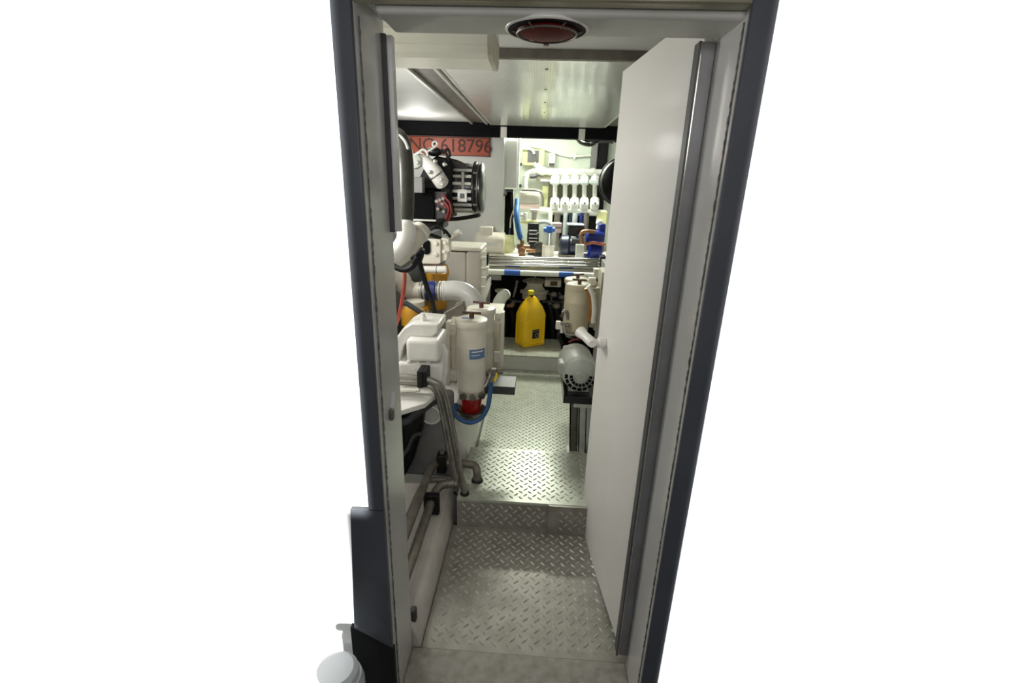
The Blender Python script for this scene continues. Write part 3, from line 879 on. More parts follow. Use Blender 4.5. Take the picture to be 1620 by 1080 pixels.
# mid strap and label
B().box((A(734, 285, yc).x, yc - R * 0.27, zc + 0.03), (0.02, 0.012, 0.13)).done('latch_strap', 'steel', ac, bevel=0.003)
B().box((A(733, 309, yc).x, yc - R * 0.29, zc - 0.04), (0.055, 0.010, 0.07)).done('label', 'label_white', ac)
B().box((A(733, 310, yc).x, yc - R * 0.29 - 0.006, zc - 0.042), (0.026, 0.004, 0.028)).done('label_print', 'label_grey', ac)
xe = A(756, 300, yc).x
B().lathe((xe, axis_c.y, zc), X, [(0, R * 1.0), (0.006, R * 1.03), (0.014, R * 1.03), (0.022, R * 0.96), (0.03, R * 0.5), (0.032, 0)], 48).done('end_plate', 'black_gloss', ac)
B().ring((xe - 0.004, axis_c.y, zc), X, R * 1.0, 0.004, 48).done('plate_rim', 'steel', ac)
for zz in (-0.09, 0.0, 0.09):
    B().cyl((x1 - 0.01, yc + R * 0.75 - R, zc + zz), (xe, yc + R * 0.75 - R, zc + zz), 0.006).done('stay_bolt', 'steel', ac)
# dark square housing and terminal face
B().fr(650, 300, 686, 347, 2.88, 0.30).done('housing', 'black_matte', ac, bevel=0.004)
tf_ = B().fr(684, 303, 707, 346, 2.90, 0.25).done('terminal_face', 'dark_grey', ac, bevel=0.003)
tm = B()
for u, v in ((692, 318), (697, 316), (702, 314), (701, 322), (694, 330), (703, 334)):
    tm.cyl(A(u, v, 2.90), A(u, v, 2.90) - Y * 0.03, 0.010, seg=8)
tm.split('terminal', 'steel', tf_)
tm = B()
for u, v in ((696, 320), (702, 310), (705, 326)):
    tm.cyl(A(u, v, 2.895), A(u, v, 2.895) - Y * 0.022, 0.014, seg=8)
tm.split('terminal_cap', 'red_wire', tf_)
B().tube([A(702, 318, 2.87), A(710, 330, 2.86), A(706, 345, 2.87), A(700, 350, 2.88)], 0.009).tube([A(704, 312, 2.87), A(712, 322, 2.86), A(714, 338, 2.86), A(708, 349, 2.88)], 0.007).split('wire', 'red_wire', ac)
B().fr(650, 347, 694, 349.5, 2.86, 0.3).done('tray', 'aluminium', ac)
B().tube([A(690, 351, 2.86), A(706, 347, 2.88), A(724, 346, 2.95), A(750, 342, 3.0), A(758, 340, 3.05)], 0.012).done('lower_rail', 'black_rubber', ac)
# shoulder and front casting
B().ext([A(u, v, 2.92) for u, v in ((655, 300), (672, 262), (690, 246), (706, 250), (714, 262), (714, 346), (700, 300))], (0, 0.22, 0)).done('casting', 'black_rubber', ac, bevel=0.01)
B().ext([A(u, v, 3.0) for u, v in ((706, 248), (720, 252), (742, 263), (742, 268), (710, 266))], (0, 0.15, 0)).done('hood', 'black_gloss', ac, bevel=0.004)
ns = B()
ns.tube([A(666, 253, 2.86), A(676, 259, 2.85), A(687, 271, 2.85), A(695, 283, 2.86), A(699, 289, 2.88)], [0.028 + 0.0012 * min(k, 12) for k in range(25)], 24)
ns.done('inlet_pipe', 'white_paint', ac)
B().ring(A(690, 277, 2.85), A(697, 288, 2.86) - A(688, 274, 2.85), 0.043, 0.003).done('pipe_clip', 'steel', ac)
B().ext([A(u, v, 2.84) for u, v in ((682, 282), (702, 280), (703, 294), (698, 297), (690, 290))], (0, 0.05, 0)).done('inlet_flange', 'white_paint', ac, bevel=0.006)
for u, v in ((680, 272), (698, 284), (700, 292), (688, 255), (703, 260), (661, 257)):
    c = A(u, v, 2.80)
    B().ball(c, 0.011).cyl(c, c + Y * 0.05, 0.006, seg=8).done('bolt', 'aluminium', ac)
B().lathe(A(659, 257, 2.86), A(650, 250, 2.70) - A(659, 257, 2.86), [(0, 0.03), (0.03, 0.04), (0.05, 0.036), (0.06, 0.02), (0.06, 0)], 24).done('plug_cap', 'glass_clear', ac)
# rocker levers and hooks on top
lv = B()
for pts, r in (([(660, 245), (668, 237), (675, 240), (678, 252)], 0.008), ([(676, 240), (686, 234), (690, 230)], 0.007), ([(654, 248), (662, 241), (672, 246)], 0.007)):
    lv.tube([A(u, v, 2.88) for u, v in pts], r)
lv.ring(A(688, 228, 2.88), Y, 0.014, 0.005)
lv.done('lifting_eye', 'aluminium', ac)
B().ball(A(687, 240, 2.92), 0.036, (1.3, 1, 0.7)).done('solenoid', 'black_gloss', ac)
B().tube([A(700, 243, 2.9), A(708, 236, 2.9), A(712, 245, 2.9), A(706, 250, 2.9)], 0.008).tube([A(696, 238, 2.9), A(704, 240, 2.9), A(710, 252, 2.9)], 0.007).split('wire', 'black_rubber', ac)
B().fr(652, 280, 668, 305, 2.80, 0.06).done('cover_plate', 'grey_paint', ac, bevel=0.004)
# support saddle down to the bracket area
B().fr(655, 350, 700, 362, 2.95, 0.2).done('saddle', 'black_rubber', ac, bevel=0.01)
tag(B().tube([A(664, 356, 2.8), A(680, 362, 2.78), A(690, 358, 2.78), A(704, 365, 2.8), A(712, 374, 2.85)], 0.009).tube([A(655, 362, 2.8), A(668, 368, 2.78), A(684, 372, 2.8), A(700, 378, 2.82)], 0.010).tube([A(692, 356, 2.8), A(700, 362, 2.78), A(703, 370, 2.78)], 0.006).done('cable_bundle', 'black_rubber'), 'tangled black cables hanging under the air cleaner', 'cables')

# ================================================================== GENERATOR AND AISLE END
gn = thing('generator_set', 'black generator behind the yellow jug with a round cream lid', 'generator', (0.0, 4.5, 0.0))
zg = A(850, 408, 4.32).z
B().bx(-0.42, 0.62, 4.32, 4.95, -0.1, 0.62).done('body', 'black_matte', gn, bevel=0.01)
c = A(846, 452, 4.25)
B().lathe((c.x, 4.42, c.z - 0.14), Z, [(0, 0.15), (0.05, 0.15), (0.055, 0.165), (0.085, 0.165), (0.09, 0.14), (0.12, 0.125), (0.15, 0.12), (0.165, 0.09), (0.167, 0)], 40).done('lid', 'cream_dark', gn)
B().cyl((c.x, 4.42, c.z + 0.02), (c.x, 4.42, c.z + 0.16), 0.008).done('vent_rod', 'steel', gn)
B().fr(862, 443, 888, 454, 4.30, 0.12).done('junction_box', 'cream', gn, bevel=0.006)
B().fr(871, 445, 882, 452, 4.29, 0.012).done('box_label', 'dark_oak', gn)
det = B()
for u, v, w in ((790, 462, 10), (803, 470, 8), (812, 478, 9), (876, 466, 12), (888, 470, 10), (880, 484, 14), (893, 490, 12), (884, 500, 9), (870, 480, 8)):
    det.ball(A(u, v, 4.26), px(A(u, v, 4.26)) * w / 2, (1, 1, 0.8))
det.split('fitting', 'steel_dull', gn)
pp_ = B()
for pts in ([(800, 470), (815, 476), (830, 478)], [(858, 478), (875, 477), (895, 479)], [(866, 462), (872, 470), (872, 490)], [(884, 462), (890, 475), (888, 510)]):
    pp_.tube([A(u, v, 4.25) for u, v in pts], 0.010)
pp_.split('pipe', 'dark_grey', gn)
hs = B()
for pts in ([(808, 490), (812, 505), (810, 535)], [(868, 482), (872, 500), (874, 533)], [(880, 488), (882, 505), (884, 533)], [(798, 500), (800, 515), (799, 535)]):
    hs.tube([A(u, v, 4.245) for u, v in pts], 0.026)
hs.split('hose', 'black_rubber', gn)
B().tube([A(818, 444, 4.3), A(816, 455, 4.28), A(812, 470, 4.27)], 0.012).done('bracket_arm', 'steel_dull', gn)
# white machinery shelf across
sh = thing('machinery_shelf', 'white shelf above the generator carrying pumps and motor', 'shelf', (0.0, 4.6, zg))
B().bx(-0.75, 0.80, 4.16, 4.98, zg - 0.02, zg).done('top', 'white_paint', sh)
B().bx(-0.75, 0.80, 4.175, 4.19, zg - 0.10, zg - 0.02).done('front_lip', 'cream', sh)
B().bx(-0.70, -0.64, 4.2, 4.3, -0.1, zg - 0.02).done('leg', 'cream_dark', sh)
B().bx(0.70, 0.76, 4.2, 4.3, -0.1, zg - 0.02).done('leg', 'cream_dark', sh)

# bright steel rails and taped tube across the aisle
GR = 'bright rails across the aisle end'
for i, (va, vb, r, yy, lab) in enumerate(((407, 412, 0.017, 4.08, 'topmost bright steel rail across the aisle end'), (412.5, 417.5, 0.016, 4.05, 'middle bright steel rail across the aisle end, in black clamps'), (418, 423, 0.019, 4.02, 'lowest bright steel rail across the aisle end, above a blue taped tube'))):
    tag(B().cyl(A(752, va - 0.5, yy), A(951, vb, yy), r).done('steel_rail', 'chrome'), lab, 'rail', GR)
for u, l in ((770, 'dark clamp at the beige cabinet end of bright rails'), (951, 'dark green clamp at the door end of bright rails')):
    t = thing('rail_clamp', l, 'clamp', A(u, 424, 4.05))
    p = A(u, 413 if u < 800 else 417, 4.05)
    B().box((p.x, 4.05, p.z), (0.035, 0.10, 0.13)).done('block', 'black_rubber', t, bevel=0.004)
    B().bx(p.x - 0.01, p.x + 0.01, 4.06, 4.16, p.z - 0.08, p.z + 0.03).done('bracket', 'steel_dull', t)
tt = thing('taped_tube', 'white tube with two blue tape bands crossing above the yellow jug', 'pipe', A(860, 434, 3.98))
B().cyl(A(768, 429.5, 3.98), A(954, 436, 3.98), 0.0235).done('tube', 'pvc', tt)
for ua, ub in ((798, 823), (884, 907)):
    f = lambda u: A(u, 429.5 + (u - 768) * 6.5 / 186, 3.98)
    B().cyl(f(ua), f(ub), 0.0245).done('tape_band', 'blue_tape', tt)
B().fr(766, 422, 773, 437, 3.94, 0.055).done('end_fitting', 'pvc', tt, bevel=0.004)
B().fr(940, 426, 955, 438, 3.94, 0.055).done('end_fitting', 'cream', tt, bevel=0.004)

# yellow jug on the platform
jx, jy, jz = A(838, 541, 4.03).x, 4.03, 0.1322
jg = thing('oil_jug', 'yellow plastic jug with dark label standing on the tread platform', 'jug', (jx, jy, jz))
rot = math.radians(36)
JM = Matrix.Rotation(rot, 4, 'Z')
hw, hd = 0.112, 0.082


def jring(z, w, d, ch, dx=0.0, dy=0.0):
    pts = []
    for sx, sy in ((1, -1), (1, 1), (-1, 1), (-1, -1)):
        cx, cy = sx * (w - ch), sy * (d - ch)
        a0 = {(1, -1): -90, (1, 1): 0, (-1, 1): 90, (-1, -1): 180}[(sx, sy)]
        for k in range(4):
            a = math.radians(a0 + k * 30)
            pts.append(JM @ Vector((cx + ch * math.cos(a) + dx, cy + ch * math.sin(a) + dy, z)))
    return [Vector((jx, jy, jz)) + p for p in pts]


def loft(rings):
    b = B()
    n = len(rings[0])
    vs = [p for r in rings for p in r]
    fs = [tuple(range(n))[::-1], tuple(range((len(rings) - 1) * n, len(rings) * n))]
    for i in range(len(rings) - 1):
        for k in range(n):
            fs.append((i * n + k, i * n + (k + 1) % n, (i + 1) * n + (k + 1) % n, (i + 1) * n + k))
    return b.add(vs, fs)


HJ = 0.435
loft([jring(0, hw * 0.94, hd * 0.94, 0.02), jring(0.012, hw, hd, 0.024), jring(HJ * 0.62, hw, hd, 0.024), jring(HJ * 0.66, hw * 0.99, hd * 0.99, 0.03),
      jring(HJ * 0.80, hw * 0.80, hd * 0.80, 0.03), jring(HJ * 0.95, hw * 0.40, hd * 0.45, 0.02), jring(HJ, hw * 0.24, hd * 0.30, 0.02)]).done('body', 'yellow_jug', jg, bevel=0.006, angle=50)
# moulded ridge and panel frames
jp = lambda x, y, z: Vector((jx, jy, jz)) + (JM @ Vector((x, y, z)))


def jframe(face, a0, a1, z0, z1, t=0.006):
    b = B()
    segs = [((a0, z0), (a1, z0)), ((a1, z0), (a1, z1)), ((a1, z1), (a0, z1)), ((a0, z1), (a0, z0))]
    for (xa, za), (xb, zb_) in segs:
        if face == 'nx':
            b.cyl(jp(-hw, xa, za), jp(-hw, xb, zb_), t, seg=8)
        else:
            b.cyl(jp(xa, -hd, za), jp(xb, -hd, zb_), t, seg=8)
    return b


jframe('y', -0.075, 0.085, 0.035, 0.22, 0.005).done('panel_frame', 'yellow_jug', jg)
jframe('nx', -0.055, 0.055, 0.035, 0.22, 0.005).done('panel_frame', 'yellow_jug', jg)
hd_ = B()
hd_.tube([jp(-0.045, 0, HJ * 0.86), jp(-0.02, 0, HJ * 0.99), jp(0.03, 0, HJ * 0.92), jp(0.085, 0, HJ * 0.72), jp(0.098, 0, HJ * 0.60)], 0.016)
hd_.done('handle', 'yellow_jug', jg)
nk = jp(-0.01, 0, HJ)
B().cyl(nk - Z * 0.01, nk + Z * 0.016, 0.020).done('neck', 'black_rubber', jg)
cpb = B().lathe(nk + Z * 0.014, Z, [(0, 0.026), (0.004, 0.028), (0.030, 0.027), (0.036, 0.022), (0.036, 0)], 20)
cpb.done('cap', 'yellow_bright', jg)
# sticker on the face turned to the aisle
lb = B()
for z0, z1, y0 in ((0.075, 0.155, 0.002),):
    v = [jp(-0.035 + 0.0, -hd - y0, z0), jp(0.035, -hd - y0, z0), jp(0.035, -hd - y0, z1), jp(-0.035, -hd - y0, z1)]
    lb.ext(v, JM.to_3x3() @ Vector((0, -0.0015, 0)))
lb = lb.done('label', 'label_black', jg)
B().cyl(jp(0.012, -hd - 0.003, 0.102), jp(0.012, -hd - 0.005, 0.102), 0.020, seg=24).ext([jp(-0.03, -hd - 0.0035, 0.140), jp(0.03, -hd - 0.0035, 0.140), jp(0.03, -hd - 0.0035, 0.145), jp(-0.03, -hd - 0.0035, 0.145)], JM.to_3x3() @ Vector((0, -0.001, 0))).done('label_print', 'label_mark', lb)
B().cyl(jp(0.012, -hd - 0.005, 0.102), jp(0.012, -hd - 0.006, 0.102), 0.014, seg=24).done('label_print', 'label_black', lb)

# white capped pipe left of the jug
cpv = thing('capped_pipe', 'stubby white pipe leaning beside the generator, left of the yellow jug', 'pipe', A(786, 498, 3.9))
B().tube([A(783, 500, 3.9), A(786, 487, 3.9), A(790, 476, 3.9), A(795, 469, 3.92), A(799, 466, 4.0)], 0.049, 20).done('pipe', 'pvc', cpv)
B().cyl(A(781, 500, 3.9), A(783, 494, 3.9), 0.052).done('end_band', 'cream', cpv)
t = thing('breather_disc', 'flat cream disc cap above the stubby white pipe', 'cap', A(794, 470, 4.2))
c = A(794, 458, 4.2)
B().lathe(c - Z * 0.02, Z, [(0, 0.05), (0.004, 0.062), (0.018, 0.062), (0.022, 0.05), (0.022, 0)], 28).done('disc', 'cream_dark', t)
B().cyl(c - Z * 0.12, c - Z * 0.02, 0.042).done('neck', 'cream_dark', t)
B().cyl(A(802, 484, 4.1), A(808, 483, 4.1), 0.016).cyl(A(808, 484, 4.1), A(813, 480, 4.1), 0.022).cyl(A(808, 484, 4.1), A(808, 484, 4.33), 0.012).done('brass_fitting', 'bronze', gn)

# ================================================================== LEFT END OF THE SHELF: MOTOR AND BRONZE VALVE
mt = thing('electric_motor', 'cream electric motor lying on the shelf under the number board', 'motor', A(780, 408, 4.35))
r = (A(780, 372, 4.35).z - A(780, 408, 4.35).z) / 2 * 0.98
cm = A(762, 391, 4.35)
L = A(798, 391, 4.35).x - cm.x
cz = zg + r + 0.012
B().lathe((cm.x - 0.06, 4.35, cz), X, [(0, r * 0.7), (0.02, r * 0.95), (0.04, r), (L + 0.06, r), (L + 0.065, r * 0.9)], 36).done('casing', 'cream', mt)
B().lathe((cm.x + L, 4.35, cz), X, [(0, r * 0.82), (0.07, r * 0.80), (0.085, r * 0.7), (0.09, 0)], 32).done('end_bell', 'yellowish_box', mt)
B().box((A(770, 366, 4.35).x, 4.35, cz + r + 0.012), (0.115, 0.12, 0.07)).done('terminal_box', 'cream', mt, bevel=0.006)
B().box((cm.x + 0.09, 4.35 - r * 0.99, cz + 0.01), (0.11, 0.01, 0.026)).done('name_plate', 'aluminium', mt)
B().bx(cm.x - 0.02, cm.x + L, 4.35 - r * 0.8, 4.35 + r * 0.8, zg, zg + 0.03).done('foot', 'cream', mt, bevel=0.003)
bz = thing('bronze_valve', 'bronze valve cluster at the foot of the bright blue hose', 'valve', A(826, 405, 4.32))
c = A(826, 392, 4.32)
b = B()
b.ball(A(825, 397, 4.32), 0.034)
b.cyl(A(818, 390, 4.32), A(838, 391, 4.32), 0.022)
b.cyl(A(826, 380, 4.32), A(826, 404, 4.32), 0.018)
b.cyl(A(826, 402, 4.32), A(826, 408, 4.32), 0.030)
b.cyl(A(832, 396, 4.30), A(842, 397, 4.30), 0.017)
b.lathe(A(826, 396, 4.30), -Y, [(0, 0.032), (0.05, 0.030), (0.055, 0.02), (0.055, 0)], 8)
b.done('valve_body', 'bronze', bz)
B().cyl(A(838, 396, 4.30), A(847, 397, 4.30), 0.016, seg=6).done('nut', 'brass', bz)
B().box(A(824, 376, 4.32), (0.02, 0.03, 0.05)).done('stem', 'dark_grey', bz)
tag(B().tube([A(824, 378, 4.32), A(820, 362, 4.34), A(817, 340, 4.38), (A(818, 326, 4.44)), A(818, 316, 4.48)], 0.024, 18).done('supply_hose', 'blue_hose_bright'), 'bright blue hose rising from the bronze valve', 'hose')
tag(B().tube([A(812, 340, 4.5), A(808, 355, 4.5), A(806, 372, 4.5), A(812, 388, 4.45)], 0.010).done('supply_hose', 'navy'), 'thin navy hose curving left of the bright blue one', 'hose')

# ================================================================== BACK CORNER: CABINET, LOOM, CONDUIT
ec = thing('electrical_cabinet', 'tall narrow pale grey cabinet right of the number board bulkhead', 'cabinet', A(808, 300, 4.5))
p, q = A(796, 222, 4.47), A(820, 303, 4.47)
z0, z1 = A(808, 297, 4.47).z, A(808, 222, 4.47).z
B().bx(e + 0.001, q.x - 0.006, 4.46, 4.72, z0, z1).done('body', 'wall_paint', ec, bevel=0.004)
B().bx(e - 0.004, e + 0.014, 4.452, 4.46, z0 - 0.5, z1 + 0.03).done('edge_strip', 'wall_bright', ec)
B().bx(q.x - 0.022, q.x + 0.004, 4.45, 4.49, z0, z1 + 0.02).done('door_edge', 'pvc', ec, bevel=0.006)
B().cyl((q.x + 0.012, 4.5, z0 + 0.2), (q.x + 0.012, 4.48, z0 + 0.2), 0.014).cyl((q.x + 0.012, 4.5, z0 + 0.02), (q.x + 0.012, 4.48, z0 + 0.02), 0.016).split('latch', 'dark_grey', ec)
lm = thing('cable_loom', 'black cable loom hanging below the tall grey cabinet', 'cables', A(806, 372, 4.55))
b = B()
for k in range(6):
    x = k * 3.0
    b.tube([A(796 + x * 0.9, 303, 4.52 + 0.01 * (k % 3)), A(798 + x * 0.8, 315, 4.50 + 0.012 * (k % 2)), A(798 + x * 0.8, 345, 4.51), A(799 + x * 0.8, 372, 4.53), A(800 + x * 0.8, 396, 4.54)], 0.013, 10)
b.split('cable', 'black_matte', lm)
B().fr(797, 299, 812, 304, 4.47, 0.05).done('gland', 'dark_grey', lm, bevel=0.006)
B().tube([A(815, 300, 4.48), A(814, 325, 4.46), A(808, 345, 4.46), A(807, 360, 4.48)], 0.005).done('wire', 'cream_dark', lm)
B().tube([A(799, 300, 4.46), A(801, 306, 4.44), A(797, 309, 4.46)], 0.008).done('connector', 'steel_dull', lm)

# ================================================================== BACK WALL
YM = 4.88
GV = 'white ball valves of the manifold'
mf = thing('pipe_manifold', 'white plastic pipe manifold with five valve columns on the bright back wall', 'manifold', A(900, 335, YM))
S = px(A(890, 300, YM))
B().cyl(A(846, 271, YM), A(952, 273, YM), 0.030, seg=24).done('upper_header', 'pvc', mf)
for u in (858, 871, 888, 904, 921, 938):
    B().cyl(A(u - 3, 271.6, YM), A(u + 3, 271.6, YM), 0.034, seg=24).done('collar', 'pvc', mf)
B().tube([A(852, 271, YM), A(842, 271, YM), A(834, 275, YM), A(832, 284, YM), A(832, 299, YM)], 0.022, 18).done('elbow', 'pvc', mf)
B().ring(A(832, 279, YM), Z, 0.021, 0.007).ring(A(843, 271.3, YM), X, 0.026, 0.007).done('elbow_socket', 'pvc', mf)
B().cyl(A(852, 332.5, YM), A(958, 337, YM), 0.030, seg=24).done('lower_header', 'pvc', mf)
B().fr(945, 334, 962, 356, YM - 0.03, 0.06).done('end_block', 'yellowish_box', mf, bevel=0.01)
for i, u in enumerate((878, 894, 909, 924.5, 941)):
    f = lambda v: A(u + (v - 300) * -0.02, v, YM)
    rz = B().cyl(f(274), f(334), 0.022, seg=18).done('valve_column', 'pvc', mf)
    B().lathe(f(285), Z, [(-0.045, 0.030), (-0.035, 0.043), (0.03, 0.043), (0.04, 0.032), (0.07, 0.030)], 8).done('union_nut', 'pvc', rz)
    B().lathe(f(322), Z, [(-0.06, 0.030), (-0.05, 0.043), (0.0, 0.047), (0.045, 0.043), (0.06, 0.030)], 8).done('valve_body', 'pvc', rz)
    B().fr(u - 8, 284, u + 6, 291, YM - 0.08, 0.03).done('valve_handle', 'pvc_dark', rz, bevel=0.006)
    B().fr(u - 6, 319, u + 7, 324, YM - 0.07, 0.03).done('valve_handle', 'pvc', rz, bevel=0.006)
    B().cyl(f(287) - Y * 0.07, f(287), 0.010).cyl(f(321) - Y * 0.07, f(321), 0.010).split('valve_stem', 'pvc_dark', rz)
B().fr(855, 284, 872, 287, YM - 0.03, 0.02).done('lever', 'pvc', mf, bevel=0.003)
for u in (850, 930):
    p = A(u, 272, YM)
    B().bx(p.x - 0.012, p.x + 0.012, YM, YW, p.z - 0.012, p.z + 0.012).done('wall_bracket', 'pvc', mf)
B().tube([A(868, 271, YM), A(858, 266, YM), A(850, 260, YM + 0.02)], 0.020).done('branch_pipe', 'pvc', mf)
# dark panels behind the columns
pn = thing('louvre_panel', 'olive grey panel behind the valve columns on the back wall', 'panel', A(900, 330, 4.98))
B().fr(868, 284, 948, 330, 4.965, 0.034).done('panel', 'khaki_panel', pn)
tag(B().fr(858, 294, 868, 332, 4.955, 0.04).done('board', 'yellowish_box', bevel=0.004), 'narrow pale yellow board left of the valve columns', 'board')

eb = thing('junction_box', 'pale yellow junction box with a dark grey label on the back wall', 'junction box', A(845, 261, 4.95))
B().fr(827, 236, 862, 262, 4.93, 0.069).done('box', 'yellowish_box', eb, bevel=0.006)
B().fr(835, 238, 853, 257, 4.925, 0.006).done('label', 'label_grey', eb)
B().tube([A(824, 235, 4.90), A(836, 235, 4.90), A(843, 238, 4.90), A(845, 243, 4.91)], 0.013).done('conduit', 'pvc', eb)
sn = thing('wall_sensor', 'small white cylinder sensor hanging on the back wall', 'sensor', A(873, 262, 4.95))
c = A(873, 263, 4.955)
B().lathe(c, Z, [(0, 0.026), (0.006, 0.032), (0.10, 0.032), (0.118, 0.026), (0.124, 0)], 24).done('body', 'pvc', sn)
B().lathe(c - Z * 0.004, Z, [(0, 0.022), (0.004, 0.024), (0.006, 0.0)], 20).fr(869, 258, 877, 262, 4.92, 0.01).done('sensor_face', 'dark_grey', sn)
B().cyl(A(873, 246, 4.924), A(873, 246, 4.918), 0.006).done('screw', 'steel_dull', sn)
wc = thing('wall_cable', 'white cable sagging across the back wall above the manifold', 'cable', A(880, 243, 4.98))
B().tube([A(826, 231, 4.975), A(845, 232, 4.975), A(862, 236, 4.975), (A(880, 242, 4.975)), A(898, 247, 4.975), A(915, 247, 4.975), A(937, 246, 4.975)], 0.010).done('cable', 'pvc', wc)
B().fr(908, 241, 911, 252, 4.96, 0.04).done('clip', 'pvc', wc)
tag(B().tube([A(845, 258, 4.91), A(850, 264, 4.9), A(858, 268, 4.89)], 0.018).done('pipe_stub', 'pvc'), 'short white pipe angled below the junction box', 'pipe')
# tank box and little pipes at the left
tb = thing('header_tank', 'grey green box tank below the left manifold elbow', 'tank', A(834, 332, 4.85))
B().fr(822, 303, 854, 322, 4.80, 0.05).done('tank', 'beige_cabinet', tb, bevel=0.008)
B().fr(822, 322, 854, 331, 4.805, 0.04).done('base', 'label_pink', tb, bevel=0.004)
B().bx(A(838, 320, 4.80).x - 0.02, A(838, 320, 4.80).x + 0.02, 4.85, YW, A(838, 318, 4.8).z, A(838, 310, 4.8).z).done('wall_bracket', 'steel_dull', tb)
(B().tube([A(826, 300, 4.78), A(836, 300, 4.77), A(848, 301, 4.77), A(856, 304, 4.77), A(859, 312, 4.77), A(859, 326, 4.77)], 0.012).done('outlet_pipe', 'steel_dull', tb))
tag(B().tube([A(850, 276, 4.83), A(845, 279, 4.82), A(838, 279, 4.82)], 0.018).done('pipe_stub', 'dark_grey'), 'dark pipe end tucked behind the manifold elbow', 'pipe')
tag(B().cyl(A(848, 281, 4.93), A(872, 281, 4.93), 0.03).done('pipe_stub', 'cream_dark'), 'tan pipe lying under the upper header', 'pipe')

# white fittings row at left under the tank
hp = thing('supply_pipe', 'white and yellowish pipe run between blue hose and filter housings', 'pipe', A(840, 352, 4.6))
B().cyl(A(824, 350, 4.6), A(853, 352, 4.6), 0.024).done('pipe', 'yellowish_box', hp)
B().tube([A(852, 352, 4.6), A(862, 351, 4.6), A(870, 354, 4.6), A(872, 362, 4.6), A(872, 366, 4.6)], 0.020).done('elbow', 'pvc_dark', hp)
B().cyl(A(824, 340, 4.6), A(833, 340, 4.6), 0.018).cyl(A(831, 350, 4.6), A(831, 336, 4.6), 0.022).done('tee', 'pvc', hp)
B().fr(839, 331, 852, 336, 4.57, 0.06).fr(841, 336, 850, 349, 4.59, 0.03).done('valve_block', 'cream', hp, bevel=0.006)
# black pump stack
bp_ = thing('pressure_switch', 'black stacked control unit standing on the shelf right of the bronze valve', 'control unit', A(845, 408, 4.55))
B().fr(835, 353, 853, 367, 4.5, 0.12).done('top_unit', 'black_gloss', bp_, bevel=0.008)
B().fr(834, 368, 853, 384, 4.49, 0.13).done('middle_unit', 'black_gloss', bp_, bevel=0.008)
pz = A(845, 384, 4.5).z
px0, px1 = A(836, 384, 4.5).x, A(853, 384, 4.5).x
B().bx(px0, px1, 4.5, 4.62, zg, pz).done('base_unit', 'navy', bp_, bevel=0.008)
for v in (364, 369.5, 376, 381):
    B().fr(837, v, 850, v + 1.4, 4.486, 0.01).done('label_strip', 'label_white', bp_)
# dark green little pump
gp = thing('feed_pump', 'small dark green pump beside the clear filter housings', 'pump', A(855, 408, 4.42))
c = A(854, 390, 4.42)
B().lathe((c.x, 4.40, zg + 0.075), Y, [(0, 0.03), (0.01, 0.055), (0.06, 0.058), (0.10, 0.05)], 20).done('pump_body', 'olive_wrap', gp)
B().bx(c.x - 0.05, c.x + 0.05, 4.40, 4.5, zg, zg + 0.03).done('foot', 'dark_grey', gp)
# twin clear housings on a white pedestal
ch = thing('water_filter', 'twin clear and white filter housings with a blue collar on the shelf', 'filter', A(869, 410, 4.35))
for du in (-5, 6):
    c = A(868 + du, 386, 4.38)
    top = A(868, 367, 4.38).z
    B().lathe((c.x, 4.38, c.z - 0.03), Z, [(0, 0.02), (0.006, 0.027), (top - c.z + 0.01, 0.027), (top - c.z + 0.03, 0.022), (top - c.z + 0.03, 0)], 20).done('housing', 'glass_clear', ch)
c = A(869, 363, 4.38)
B().cyl(c - Z * 0.03, c + Z * 0.03, 0.028).cyl(A(860, 363, 4.38), A(878, 363, 4.38), 0.02).done('collar', 'blue_tape', ch)
wz = A(869, 388, 4.33).z
w0, w1 = A(858, 388, 4.33).x, A(877, 388, 4.33).x
B().bx(w0, w1, 4.32, 4.42, zg, wz).done('pedestal', 'cream', ch, bevel=0.004)
B().fr(863, 388, 871, 406, 4.315, 0.006).done('paper_tag', 'label_white', ch)
# pink label box
lbx = thing('relay_box', 'small pinkish white box with a dark stripe above the dark centre motor', 'box', A(881, 368, 4.55))
B().fr(874, 353, 889, 368, 4.52, 0.1).done('box', 'label_pink', lbx, bevel=0.003)
B().fr(874, 359.5, 888, 361, 4.516, 0.01).done('stripe', 'dark_oak', lbx)
p_ = A(868, 340, 4.95)
q_ = A(946, 340, 4.95)
tag(B().bx(p_.x, q_.x, 4.955, 4.995, zg, p_.z).done('backboard', 'black_rubber'), 'dark backboard behind the row of drop pipes', 'board')
# row of vertical grey and blue pipes under the lower header
GD = 'drop pipes under the lower header'
nm = ['first', 'second', 'third', 'fourth', 'fifth', 'sixth']
for i, (u, w, m, l) in enumerate(((871, 7, 'pvc', 'white drop pipe nearest the supply elbow'), (882, 10, 'steel_dull', 'grey drop pipe above the pinkish box'), (895, 7, 'pvc_dark', 'pale drop pipe reaching down to the dark motor'), (903, 6, 'navy', 'navy drop pipe between pale ones under the lower header'), (910, 9, 'pvc_dark', 'wide pale drop pipe just right of the navy one'), (920, 6, 'blue_silicone', 'deep blue drop pipe toward the door side'), (928, 9, 'steel_dull', 'grey drop pipe closest to the door'))):
    p = A(u, 337, 4.84)
    q = Vector((p.x, 4.84, zg))
    o = B().cyl((p.x, 4.84, p.z), (p.x, 4.84, q.z), w / 2 * px(p), seg=16).done('drop_pipe', m)
    tag(o, l, 'pipe', GD)
